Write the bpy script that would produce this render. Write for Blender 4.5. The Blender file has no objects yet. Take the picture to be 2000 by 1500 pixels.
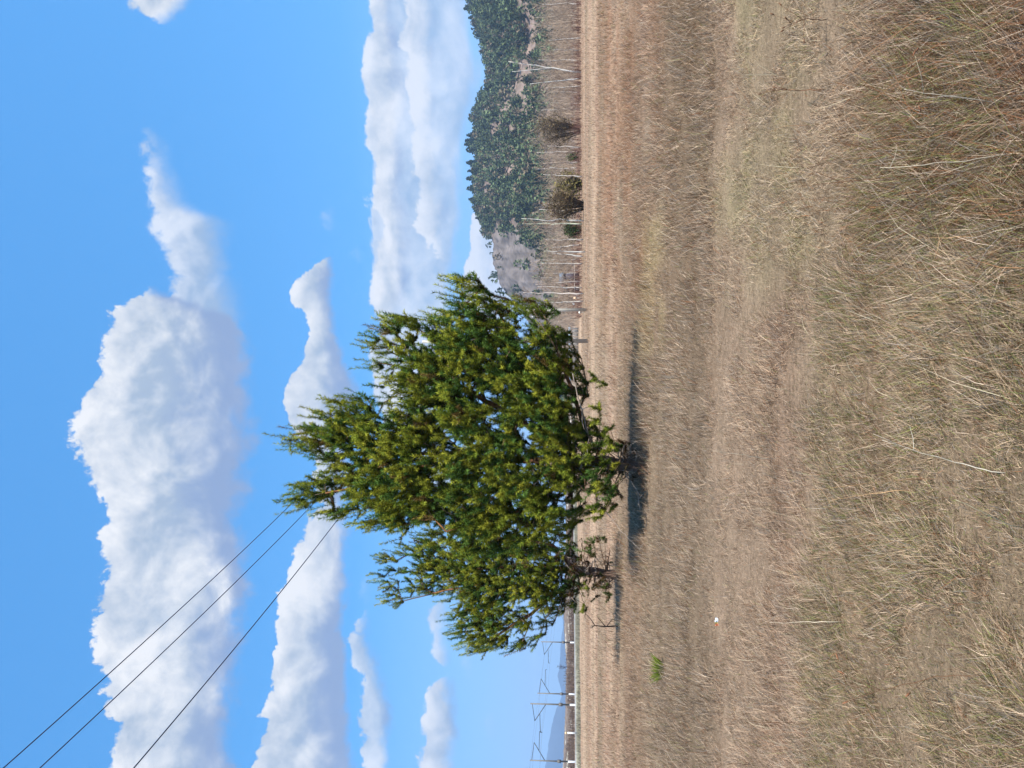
import bpy, math, random
import numpy as np
from mathutils import Vector, Matrix

RNG = np.random.default_rng(11)
random.seed(5)
sc = bpy.context.scene
COL = sc.collection
F = 1550.0          # focal length in photograph pixels (2000 px long side)
CAM_H = 1.6
ALBEDO = 0.60        # colours below are as they look in sunlight; surfaces reflect less
HOR = 1115.0        # horizon along the long side
PITCH = math.atan((HOR - 1000.0) / F)
CP, SP = math.cos(PITCH), math.sin(PITCH)

# ---------------------------------------------------------------- geometry helpers
def ray(v, y):
    """direction of the sight line through photograph point (long side v, short side y); +X right, +Y ahead, +Z up"""
    r = (750.0 - y) / F
    t = (1000.0 - v) / F
    return np.array([r, CP - t * SP, SP + t * CP])

def at(v, y, d):
    k = ray(v, y)
    return np.array([0, 0, CAM_H]) + k * (d / k[1])

def ground_at(v, y, z=0.0):
    k = ray(v, y)
    return np.array([0, 0, CAM_H]) + k * ((z - CAM_H) / k[2])

def lin(r, g, b):
    def f(c):
        c = c / 255.0
        return c / 12.92 if c <= 0.04045 else ((c + 0.055) / 1.055) ** 2.4
    return np.array([f(r), f(g), f(b)])

def unit(a):
    a = np.asarray(a, float)
    return a / np.maximum(np.linalg.norm(a, axis=-1, keepdims=True), 1e-9)

def smooth(a, b, x):
    t = np.clip((x - a) / (b - a), 0, 1)
    return t * t * (3 - 2 * t)

def hash2(ix, iy, seed):
    h = (ix.astype(np.int64) * 374761393 + iy.astype(np.int64) * 668265263 + seed * 1442695041) & 0xFFFFFFFF
    h = ((h ^ (h >> 13)) * 1274126177) & 0xFFFFFFFF
    h = h ^ (h >> 16)
    return (h & 0xFFFFFF) / float(0xFFFFFF)

def vnoise(x, y, seed=0):
    x = np.asarray(x, float); y = np.asarray(y, float)
    ix = np.floor(x); iy = np.floor(y)
    fx = x - ix; fy = y - iy
    fx = fx * fx * (3 - 2 * fx); fy = fy * fy * (3 - 2 * fy)
    a = hash2(ix, iy, seed); b = hash2(ix + 1, iy, seed)
    c = hash2(ix, iy + 1, seed); d = hash2(ix + 1, iy + 1, seed)
    return (a * (1 - fx) + b * fx) * (1 - fy) + (c * (1 - fx) + d * fx) * fy

def fbm(x, y, seed=0, octv=4):
    s = 0.0; a = 0.5; t = 0.0
    for k in range(octv):
        s = s + a * vnoise(x * 2 ** k, y * 2 ** k, seed + 17 * k); t += a; a *= 0.5
    return s / t

class MB:
    """collects triangles and quads, builds ONE mesh object"""
    def __init__(s):
        s.v = []; s.t = []; s.q = []; s.c = []; s.n = 0
    def add(s, verts, tris=None, quads=None, col=(1, 1, 1)):
        verts = np.asarray(verts, np.float32).reshape(-1, 3)
        col = np.asarray(col, np.float32)
        if col.ndim == 1:
            col = np.broadcast_to(col, (len(verts), 3))
        if tris is not None and len(tris):
            s.t.append(np.asarray(tris, np.int32).reshape(-1, 3) + s.n)
        if quads is not None and len(quads):
            s.q.append(np.asarray(quads, np.int32).reshape(-1, 4) + s.n)
        s.v.append(verts); s.c.append(col); s.n += len(verts)
    def box(s, c, size, rot=0.0, col=(1, 1, 1)):
        c = np.asarray(c, float); h = np.asarray(size, float) / 2
        p = np.array([[sx, sy, sz] for sz in (-1, 1) for sy in (-1, 1) for sx in (-1, 1)]) * h
        cr, sr = math.cos(rot), math.sin(rot)
        p = np.stack([p[:, 0] * cr - p[:, 1] * sr, p[:, 0] * sr + p[:, 1] * cr, p[:, 2]], 1) + c
        s.add(p, quads=[[0, 2, 3, 1], [4, 5, 7, 6], [0, 1, 5, 4], [2, 6, 7, 3], [0, 4, 6, 2], [1, 3, 7, 5]], col=col)
    def tube(s, pts, rad, sides=6, col=(1, 1, 1), cap=True):
        pts = np.asarray(pts, float); n = len(pts)
        rad = np.broadcast_to(np.asarray(rad, float), (n,))
        tan = np.gradient(pts, axis=0); tan = unit(tan)
        ref = np.array([0.31, 0.87, 0.2]) if abs(tan[0][2]) > 0.8 else np.array([0, 0, 1.0])
        u = unit(np.cross(tan[0], ref)); us = [u]
        for i in range(1, n):
            u = us[-1] - tan[i] * np.dot(us[-1], tan[i]); us.append(unit(u))
        us = np.array(us); ws = np.cross(tan, us)
        a = np.arange(sides) * 2 * math.pi / sides
        ring = pts[:, None] + rad[:, None, None] * (np.cos(a)[None, :, None] * us[:, None] + np.sin(a)[None, :, None] * ws[:, None])
        q = []; k = np.arange(sides); k2 = (k + 1) % sides
        for i in range(n - 1):
            q.append(np.stack([i * sides + k, i * sides + k2, (i + 1) * sides + k2, (i + 1) * sides + k], 1))
        v = ring.reshape(-1, 3); t = []
        if cap:
            v = np.vstack([v, pts[0], pts[-1]]); b = n * sides
            t = [[b, int(k2[i]), int(k[i])] for i in range(sides)] + [[b + 1, (n - 1) * sides + int(k[i]), (n - 1) * sides + int(k2[i])] for i in range(sides)]
        s.add(v, tris=t, quads=np.concatenate(q), col=col)
    def ribbons(s, base, dirs, length, width, bend, col, taper=0.75, seed_side=None):
        """5-vertex leaf blades: base (N,3), unit dirs (N,3), length (N), width (N), bend (N,3), col (N,3)"""
        N = len(base)
        L = np.asarray(length)[:, None]; W = np.asarray(width)[:, None] / 2
        rnd = RNG.normal(size=(N, 3)) if seed_side is None else seed_side
        side = unit(np.cross(dirs, rnd))
        p1 = base + dirs * L * 0.5 + bend * 0.25
        p2 = base + dirs * L + bend
        v = np.stack([base - side * W, base + side * W, p1 - side * W * taper, p1 + side * W * taper, p2], 1).reshape(-1, 3)
        o = (np.arange(N) * 5)[:, None]
        s.add(v, tris=o + np.array([[2, 3, 4]]), quads=o + np.array([[0, 1, 3, 2]]), col=np.repeat(col, 5, 0))
    def needles(s, base, dirs, length, width, col):
        N = len(base)
        side = unit(np.cross(dirs, RNG.normal(size=(N, 3)))) * (np.asarray(width)[:, None] / 2)
        v = np.stack([base - side, base + side, base + dirs * np.asarray(length)[:, None]], 1).reshape(-1, 3)
        s.add(v, tris=np.arange(N * 3).reshape(-1, 3), col=np.repeat(col, 3, 0))
    def build(s, name, mat, parent=None, shade=False, origin=None):
        v = np.concatenate(s.v); c = np.concatenate(s.c) * ALBEDO
        if origin is not None:
            v = v - np.asarray(origin, np.float32)
        t = np.concatenate(s.t) if s.t else np.zeros((0, 3), np.int32)
        q = np.concatenate(s.q) if s.q else np.zeros((0, 4), np.int32)
        me = bpy.data.meshes.new(name)
        me.vertices.add(len(v)); me.vertices.foreach_set('co', v.astype(np.float32).ravel())
        nl = len(t) * 3 + len(q) * 4
        me.loops.add(nl); me.loops.foreach_set('vertex_index', np.concatenate([t.ravel(), q.ravel()]).astype(np.int32))
        me.polygons.add(len(t) + len(q))
        st = np.concatenate([np.arange(len(t)) * 3, len(t) * 3 + np.arange(len(q)) * 4]).astype(np.int32)
        me.polygons.foreach_set('loop_start', st)
        if shade:
            me.polygons.foreach_set('use_smooth', np.ones(len(st), bool))
        me.update(calc_edges=True)
        at_ = me.attributes.new('tint', 'FLOAT_COLOR', 'POINT')
        at_.data.foreach_set('color', np.concatenate([c, np.ones((len(c), 1), np.float32)], 1).astype(np.float32).ravel())
        me.materials.append(mat)
        o = bpy.data.objects.new(name, me); COL.objects.link(o)
        if origin is not None:
            o.location = tuple(float(x) for x in origin)
        if parent is not None:
            o.parent = parent
            o.location = tuple(float(x) for x in (np.asarray(origin) - np.array(parent.location) if origin is not None else -np.array(parent.location)))
        return o

def tag(o, label=None, cat=None, group=None, kind=None):
    if label: o['label'] = label
    if cat: o['category'] = cat
    if group: o['group'] = group
    if kind: o['kind'] = kind
    return o

def thing(name, loc, label, cat, group=None):
    o = bpy.data.objects.new(name, None); COL.objects.link(o)
    o.location = tuple(float(x) for x in loc); o.empty_display_size = 0.2
    return tag(o, label, cat, group)

# ---------------------------------------------------------------- materials
def newmat(name):
    m = bpy.data.materials.new(name); m.use_nodes = True
    nt = m.node_tree; nt.nodes.clear()
    out = nt.nodes.new('ShaderNodeOutputMaterial')
    return m, nt, out

def N(nt, typ, **kw):
    n = nt.nodes.new(typ)
    for k, v in kw.items():
        setattr(n, k, v)
    return n

def mat_tint(name, rough=0.85, trans=0.0, noise=0.0, nscale=8.0, bump=0.0, bscale=20.0, spec=0.2):
    """base colour from the mesh's own 'tint', with procedural mottling"""
    m, nt, out = newmat(name)
    a = N(nt, 'ShaderNodeAttribute', attribute_name='tint')
    col = a.outputs['Color']
    if noise > 0:
        tc = N(nt, 'ShaderNodeTexCoord'); nz = N(nt, 'ShaderNodeTexNoise')
        nz.inputs['Scale'].default_value = nscale; nz.inputs['Detail'].default_value = 5
        nt.links.new(tc.outputs['Object'], nz.inputs['Vector'])
        mr = N(nt, 'ShaderNodeMapRange'); mr.inputs[1].default_value = 0.3; mr.inputs[2].default_value = 0.7
        mr.inputs[3].default_value = 1 - noise; mr.inputs[4].default_value = 1 + noise
        nt.links.new(nz.outputs[0], mr.inputs[0])
        vm = N(nt, 'ShaderNodeVectorMath', operation='SCALE')
        nt.links.new(col, vm.inputs[0]); nt.links.new(mr.outputs[0], vm.inputs['Scale'])
        col = vm.outputs[0]
    if trans > 0:
        d = N(nt, 'ShaderNodeBsdfDiffuse'); t = N(nt, 'ShaderNodeBsdfTranslucent'); mx = N(nt, 'ShaderNodeMixShader')
        mx.inputs[0].default_value = trans
        nt.links.new(col, d.inputs['Color']); nt.links.new(col, t.inputs['Color'])
        nt.links.new(d.outputs[0], mx.inputs[1]); nt.links.new(t.outputs[0], mx.inputs[2])
        nt.links.new(mx.outputs[0], out.inputs['Surface'])
    else:
        p = N(nt, 'ShaderNodeBsdfPrincipled')
        p.inputs['Roughness'].default_value = rough; p.inputs['Specular IOR Level'].default_value = spec
        nt.links.new(col, p.inputs['Base Color'])
        if bump > 0:
            tc = N(nt, 'ShaderNodeTexCoord'); nz = N(nt, 'ShaderNodeTexNoise')
            nz.inputs['Scale'].default_value = bscale; nz.inputs['Detail'].default_value = 6
            nt.links.new(tc.outputs['Object'], nz.inputs['Vector'])
            b = N(nt, 'ShaderNodeBump'); b.inputs['Strength'].default_value = bump; b.inputs['Distance'].default_value = 0.02
            nt.links.new(nz.outputs[0], b.inputs['Height']); nt.links.new(b.outputs[0], p.inputs['Normal'])
        nt.links.new(p.outputs[0], out.inputs['Surface'])
    return m
# ---------------------------------------------------------------- camera
cam = bpy.data.cameras.new('camera'); camo = bpy.data.objects.new('camera', cam); COL.objects.link(camo)
cam.sensor_fit = 'HORIZONTAL'; cam.sensor_width = 36.0; cam.lens = F / 2000.0 * 36.0
cam.clip_start = 0.05; cam.clip_end = 40000
zc = Vector((0, -CP, -SP)); yc = Vector((1, 0, 0)); xc = yc.cross(zc)     # the phone was held on its side
mw = Matrix((xc, yc, zc)).transposed().to_4x4(); mw.translation = (0, 0, CAM_H)
camo.matrix_world = mw
sc.camera = camo

# ---------------------------------------------------------------- sun
SUN_EL = math.radians(58.0)
SUN_H = unit(np.array([0.40, -0.92]))                      # from behind the viewer, on the right
SUN_DIR = np.array([SUN_H[0] * math.cos(SUN_EL), SUN_H[1] * math.cos(SUN_EL), math.sin(SUN_EL)])
sl = bpy.data.lights.new('sun', 'SUN'); sl.energy = 3.9; sl.angle = math.radians(0.5); sl.color = (1.0, 0.95, 0.87)
so = bpy.data.objects.new('sun', sl); COL.objects.link(so)
so.rotation_euler = Vector(-SUN_DIR).to_track_quat('-Z', 'Y').to_euler()

# ---------------------------------------------------------------- sky with clouds, all in world directions
wd = bpy.data.worlds.new('World'); sc.world = wd; wd.use_nodes = True
nt = wd.node_tree; nt.nodes.clear(); L = nt.links.new
wout = N(nt, 'ShaderNodeOutputWorld'); bg = N(nt, 'ShaderNodeBackground'); bg.inputs['Strength'].default_value = 0.054
L(bg.outputs[0], wout.inputs['Surface'])
tc = N(nt, 'ShaderNodeTexCoord')
sky = N(nt, 'ShaderNodeTexSky', sky_type='NISHITA', sun_disc=False)
sky.sun_elevation = SUN_EL; sky.sun_rotation = math.atan2(SUN_H[0], SUN_H[1]); sky.altitude = 400; sky.air_density = 1.0; sky.dust_density = 0.3; sky.ozone_density = 2.5

def wmath(op, a, b=None, c=None, clamp=False):
    n = N(nt, 'ShaderNodeMath', operation=op); n.use_clamp = clamp
    for i, x in enumerate((a, b, c)):
        if x is None: continue
        if isinstance(x, (int, float)): n.inputs[i].default_value = float(x)
        else: L(x, n.inputs[i])
    return n.outputs[0]

def wrange(x, a, b, c, d, smoothstep=False):
    n = N(nt, 'ShaderNodeMapRange')
    if smoothstep: n.interpolation_type = 'SMOOTHSTEP'
    L(x, n.inputs[0])
    for i, k in enumerate((a, b, c, d)):
        if isinstance(k, (int, float)): n.inputs[i + 1].default_value = float(k)
        else: L(k, n.inputs[i + 1])
    return n.outputs[0]

def wcol(rgb):
    n = N(nt, 'ShaderNodeRGB'); n.outputs[0].default_value = (*[float(x) for x in rgb], 1); return n.outputs[0]

def wmix(f, a, b):
    n = N(nt, 'ShaderNodeMix', data_type='RGBA')
    if isinstance(f, (int, float)): n.inputs[0].default_value = float(f)
    else: L(f, n.inputs[0])
    L(a, n.inputs[6]); L(b, n.inputs[7]); return n.outputs[2]

sep = N(nt, 'ShaderNodeSeparateXYZ'); L(tc.outputs['Generated'], sep.inputs[0])
DEG = 180 / math.pi
az = wmath('MULTIPLY', wmath('ARCTAN2', sep.outputs[0], sep.outputs[1]), DEG)
el = wmath('MULTIPLY', wmath('ARCSINE', sep.outputs[2]), DEG)
comb = N(nt, 'ShaderNodeCombineXYZ'); L(az, comb.inputs[0]); L(el, comb.inputs[1])
AE = comb.outputs[0]

def wnoise(vec, scale, detail=6, rough=0.55, dist=0.0, sx=1.0, off=(0, 0, 0)):
    mp = N(nt, 'ShaderNodeMapping'); mp.inputs['Scale'].default_value = (sx, 1, 1); mp.inputs['Location'].default_value = off
    L(vec, mp.inputs[0])
    n = N(nt, 'ShaderNodeTexNoise'); n.noise_dimensions = '2D'
    n.inputs['Scale'].default_value = scale; n.inputs['Detail'].default_value = detail
    n.inputs['Roughness'].default_value = rough; n.inputs['Distortion'].default_value = dist
    L(mp.outputs[0], n.inputs['Vector']); return n.outputs[0]

A0, A1, E1 = -32.0, 32.0, 42.0
def azel(v, y):
    k = unit(ray(v, y)); return math.degrees(math.atan2(k[0], k[1])), math.degrees(math.asin(k[2]))
tx = wrange(az, A0, A1, 0, 1)
def wcurve(pts, ends=0.0):
    """elevation (deg) as a function of azimuth through the listed photograph points"""
    n = N(nt, 'ShaderNodeFloatCurve'); cm = n.mapping; c = cm.curves[0]
    ae = sorted(azel(v, y) for v, y in pts)
    ae = [(ae[0][0] - 1.2, ae[0][1] + ends)] + ae + [(ae[-1][0] + 1.2, ae[-1][1] + ends)]
    ps = [((a - A0) / (A1 - A0), max(e, 0) / E1) for a, e in ae if A0 < a < A1]
    ps = [(0.0, ps[0][1])] * (ps[0][0] > 0) + ps + [(1.0, ps[-1][1])] * (ps[-1][0] < 1)
    while len(c.points) > 2: c.points.remove(c.points[1])
    c.points[0].location = ps[0]; c.points[1].location = ps[-1]
    for p in ps[1:-1]: c.points.new(*p)
    for p in c.points: p.handle_type = 'AUTO_CLAMPED'
    cm.update(); L(tx, n.inputs[1])
    return wmath('MULTIPLY', n.outputs[0], E1)

n_big = wnoise(AE, 0.16, 7, 0.6, 0.5)                   # ragged outlines
n_fine = wnoise(AE, 1.7, 5, 0.65, 0.2, off=(4, 4, 0))
n_low = wnoise(AE, 0.11, 4, 0.5, 0.8, off=(12, 5, 0))
n_mid = wnoise(AE, 0.55, 6, 0.62, 0.3, off=(7, 3, 0))
# billows: the same noise a little higher up towards the light
up = N(nt, 'ShaderNodeVectorMath', operation='ADD'); up.inputs[1].default_value = (0.35, 0.75, 0); L(AE, up.inputs[0])
b0 = wnoise(AE, 0.30, 9, 0.56, 0.25, sx=0.8, off=(3, 9, 0)); b1 = wnoise(up.outputs[0], 0.30, 9, 0.56, 0.25, sx=0.8, off=(3, 9, 0))
bill = wmath('SUBTRACT', b0, b1)
def puffs(vec, off):
    wv = N(nt, 'ShaderNodeTexNoise'); wv.noise_dimensions = '2D'; wv.inputs['Scale'].default_value = 0.5; wv.inputs['Detail'].default_value = 4
    L(vec, wv.inputs['Vector'])
    ad = N(nt, 'ShaderNodeVectorMath', operation='MULTIPLY_ADD'); ad.inputs[1].default_value = (1.7, 1.7, 0); L(wv.outputs['Color'], ad.inputs[0]); L(vec, ad.inputs[2])
    ad2 = N(nt, 'ShaderNodeVectorMath', operation='ADD'); ad2.inputs[1].default_value = off; L(ad.outputs[0], ad2.inputs[0])
    vo = N(nt, 'ShaderNodeTexVoronoi', voronoi_dimensions='2D', feature='F1'); vo.inputs['Scale'].default_value = 0.42
    vo.inputs['Detail'].default_value = 3; vo.inputs['Roughness'].default_value = 0.55; vo.inputs['Lacunarity'].default_value = 2.3; vo.normalize = True
    L(ad2.outputs[0], vo.inputs['Vector']); return vo.outputs['Distance']
v0 = puffs(AE, (0, 0, 0)); v1 = puffs(AE, (0.3, 0.7, 0))
pbill = wmath('SUBTRACT', v1, v0)
edge = wmath('ADD', wmath('MULTIPLY', wmath('SUBTRACT', 0.42, v0), 2.4), wmath('ADD', wmath('MULTIPLY', wmath('SUBTRACT', n_big, 0.5), 3.4), wmath('ADD', wmath('MULTIPLY', wmath('SUBTRACT', n_mid, 0.5), 1.6), wmath('MULTIPLY', wmath('SUBTRACT', n_fine, 0.5), 0.6))))

KW = 6.6
WHITE, GREY, BASE = lin(246, 247, 250) * KW, lin(172, 190, 212) * KW, lin(140, 164, 206) * KW

def cloud(color_in, top, bot, soft=0.55, amp=1.0, bright=0.0, opac=1.0, basew=0.35, e2=None):
    T, B = wcurve(top, -3.0), wcurve(bot, 1.0)
    ed = e2 or edge
    dt = wmath('SUBTRACT', T, el); db = wmath('SUBTRACT', el, B)
    d = wmath('ADD', wmath('SMOOTH_MIN', dt, wmath('MULTIPLY', db, 0.8), 0.5), wmath('MULTIPLY', ed, amp))
    e_ = wmath('MULTIPLY', ed, amp)
    aT = wrange(wmath('ADD', dt, e_), 0.0, soft * 0.45, 0, 1, True); aB = wrange(wmath('ADD', db, wmath('MULTIPLY', e_, 0.8)), 0.0, soft * 1.8, 0, opac, True)
    a = wmath('MULTIPLY', aT, aB)
    # softer towards the underside
    h = wmath('DIVIDE', db, wmath('MAXIMUM', wmath('SUBTRACT', T, B), 0.8))
    depth = wrange(d, 0.0, 3.0, 0.18, 0.0)
    lit = wmath('ADD', wmath('ADD', wrange(h, 0.0, 1.0, -0.36, 0.26), wmath('ADD', wmath('ADD', wmath('MULTIPLY', bill, 1.7), wmath('MULTIPLY', pbill, 0.75)), wmath('MULTIPLY', wmath('SUBTRACT', n_low, 0.5), 2.2))), wmath('ADD', depth, 0.30 + bright), clamp=True)
    base = wrange(wmath('ADD', h, wmath('ADD', wmath('MULTIPLY', wmath('SUBTRACT', n_low, 0.5), 0.9), wmath('MULTIPLY', bill, 0.5))), basew - 0.45, basew, 1, 0, True)
    c = wmix(wmath('MULTIPLY', base, 0.92), wmix(lit, wcol(GREY), wcol(WHITE)), wcol(BASE))
    return wmix(a, color_in, c)

hs = N(nt, 'ShaderNodeHueSaturation'); hs.inputs['Saturation'].default_value = 1.1; hs.inputs['Value'].default_value = 1.0; hs.inputs['Hue'].default_value = 0.5
L(sky.outputs[0], hs.inputs['Color'])
tintn = N(nt, 'ShaderNodeMix', data_type='RGBA', blend_type='MULTIPLY'); tintn.inputs[0].default_value = 1.0
L(hs.outputs[0], tintn.inputs[6]); tintn.inputs[7].default_value = (0.88, 1.98, 2.2, 1)
c = tintn.outputs[2]
lift = N(nt, 'ShaderNodeVectorMath', operation='ADD'); lift.inputs[1].default_value = (0, 0, 0.30); L(tc.outputs['Generated'], lift.inputs[0])
nrm = N(nt, 'ShaderNodeVectorMath', operation='NORMALIZE'); L(lift.outputs[0], nrm.inputs[0]); L(nrm.outputs[0], sky.inputs['Vector'])
c = wmix(wrange(el, 0.0, 15.0, 0.72, 0.0), c, wcol(lin(176, 213, 244) * KW))       # the sky pales towards the horizon
# far bank along the horizon (layered)
streak = wnoise(AE, 0.8, 6, 0.6, 0.4, sx=0.22, off=(1, 2, 0))
estreak = wmath('ADD', wmath('MULTIPLY', wmath('SUBTRACT', streak, 0.5), 2.6), wmath('MULTIPLY', wmath('SUBTRACT', n_mid, 0.5), 0.9))
veil_top = [(712, -100), (722, 60), (730, 200), (730, 330), (728, 480), (740, 640), (760, 780), (790, 860), (830, 930), (900, 1000), (960, 1100)]
veil_bot = [(925, -100), (930, 60), (945, 130), (935, 200), (915, 300), (910, 420), (900, 520), (890, 640), (895, 800), (905, 900), (915, 1000), (965, 1100)]
c = cloud(c, veil_top, veil_bot, soft=0.7, amp=0.7, bright=0.0, opac=0.80, basew=0.0, e2=estreak)
bank_top = [(700, -100), (722, 40), (706, 150), (716, 260), (732, 330), (716, 380), (742, 440), (722, 560), (735, 640), (722, 700), (740, 780), (765, 850), (800, 900)]
bank_bot = [(772, -100), (778, 60), (798, 150), (792, 260), (790, 330), (796, 420), (800, 520), (790, 640), (800, 720), (800, 800), (790, 860), (802, 900)]
c = cloud(c, bank_top, bank_bot, soft=0.7, amp=0.62, bright=0.14, opac=0.95, basew=0.5)
bank2 = [(800, -100), (797, 60), (800, 140), (806, 200), (798, 250), (812, 320), (822, 400), (826, 440), (850, 480), (870, 520)]
c = cloud(c, bank2, [(850, -100), (846, 60), (842, 140), (846, 240), (862, 320), (868, 420), (874, 480), (872, 520)], soft=0.8, amp=0.75, bright=0.22, opac=0.9, basew=0.3)
c = cloud(c, [(868, -100), (872, 60), (880, 160), (884, 260), (890, 330)], [(885, -100), (890, 60), (898, 160), (896, 260), (892, 330)], soft=1.2, amp=0.8, bright=0.2, opac=0.6, e2=estreak)
c = cloud(c, [(800, 500), (812, 560), (806, 640), (815, 720), (830, 800)], [(800, 500), (838, 560), (842, 640), (842, 720), (832, 800)], soft=1.2, amp=0.8, bright=0.05, opac=0.6, e2=estreak)
c = cloud(c, [(970, 395), (925, 430), (912, 500), (905, 560), (915, 620), (960, 690)], [(990, 390), (1000, 500), (1010, 600), (980, 690)], soft=0.4, amp=0.5, bright=0.3)
# low small clouds on the left
c = cloud(c, [(715, 1190), (690, 1235), (697, 1300), (715, 1340), (712, 1420), (725, 1500), (735, 1600)], [(722, 1190), (722, 1240), (748, 1320), (762, 1400), (768, 1500), (775, 1600)], soft=0.7, amp=0.85, bright=0.1, opac=0.85)
c = cloud(c, [(868, 1150), (852, 1175), (832, 1200), (838, 1240), (850, 1290), (890, 1310)], [(872, 1150), (885, 1180), (878, 1230), (886, 1290), (880, 1310)], soft=0.7, amp=0.5, opac=0.8)
c = cloud(c, [(890, 1315), (838, 1335), (828, 1370), (826, 1420), (812, 1480), (800, 1600)], [(880, 1315), (886, 1340), (896, 1400), (893, 1500), (895, 1600)], soft=0.6, amp=0.6, bright=0.05)
# second cumulus row
c = cloud(c, [(660, 470), (640, 500), (585, 545), (580, 590), (600, 640), (580, 720), (563, 760), (580, 820), (610, 880), (620, 960), (595, 1040), (570, 1110), (548, 1180), (535, 1240), (528, 1300), (525, 1350), (510, 1420), (502, 1500), (495, 1600)],
          [(644, 470), (652, 500), (657, 550), (664, 620), (675, 680), (695, 760), (690, 880), (685, 1000), (688, 1070), (682, 1150), (675, 1220), (680, 1320), (682, 1420), (690, 1500), (690, 1600)], soft=0.5, amp=0.75, bright=0.12, basew=0.55)
# the big cloud
c = cloud(c, [(293, 255), (290, 275), (298, 330), (305, 420), (325, 500), (345, 545), (330, 585), (300, 640), (300, 720)],
          [(300, 255), (322, 275), (345, 330), (385, 400), (462, 440), (470, 500), (478, 560), (492, 620), (500, 720)], soft=1.5, amp=0.75, bright=-0.08, opac=0.8, basew=0.05)
c = cloud(c, [(300, 560), (238, 592), (200, 660), (192, 740), (155, 830), (158, 880), (190, 940), (215, 1000), (205, 1060), (210, 1130), (186, 1200), (192, 1260), (205, 1330), (222, 1400), (215, 1480), (210, 1600)],
          [(300, 560), (420, 600), (492, 640), (502, 700), (502, 800), (488, 900), (492, 1000), (480, 1080), (492, 1180), (484, 1260), (472, 1350), (468, 1420), (470, 1500), (470, 1600)], soft=0.9, amp=1.0, bright=0.10, basew=0.55)
# wisp at the right edge of the frame and tiny scraps
c = cloud(c, [(340, 60), (290, 40), (252, 5), (238, -60)], [(330, 60), (345, 40), (375, 5), (385, -60)], soft=0.9, amp=0.6, bright=0.05)
c = cloud(c, [(660, 395), (630, 418), (626, 440), (650, 460)], [(650, 395), (662, 420), (664, 440), (645, 460)], soft=1.6, amp=0.9, opac=0.6)
c = cloud(c, [(645, 220), (652, 260), (658, 310), (690, 350)], [(640, 220), (672, 260), (684, 310), (684, 350)], soft=2.2, amp=0.9, opac=0.4)
for pts_t, pts_b, op in (([(700, 470), (690, 490), (694, 510), (708, 530)], [(706, 470), (712, 490), (712, 510), (708, 530)], 0.35), ([(720, 1130), (706, 1160), (712, 1190), (724, 1220)], [(724, 1130), (732, 1160), (728, 1190), (726, 1220)], 0.3),
                         ([(765, 1290), (770, 1320), (768, 1350)], [(770, 1290), (784, 1320), (772, 1350)], 0.3), ([(960, 1385), (955, 1410), (962, 1440)], [(966, 1385), (975, 1410), (968, 1440)], 0.25), ([(915, 1255), (905, 1285), (918, 1320)], [(920, 1255), (928, 1285), (924, 1320)], 0.35)):
    c = cloud(c, pts_t, pts_b, soft=1.3, amp=0.7, opac=op, bright=0.1)
L(c, bg.inputs['Color'])
wd.cycles.sampling_method = 'MANUAL'; wd.cycles.sample_map_resolution = 512
sc.view_settings.view_transform = 'Standard'; sc.view_settings.look = 'None'; sc.view_settings.exposure = 1.5; sc.view_settings.gamma = 1.0
# ---------------------------------------------------------------- colour of the field, by place on the ground
STRAW = lin(184, 152, 127); PALE = lin(198, 170, 142); GREYB = lin(158, 138, 114); RUST = lin(158, 118, 90)
LIME = lin(164, 158, 108); OLIVE = lin(138, 130, 84); DARK = lin(122, 96, 72); YELL = lin(200, 178, 132)

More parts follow.
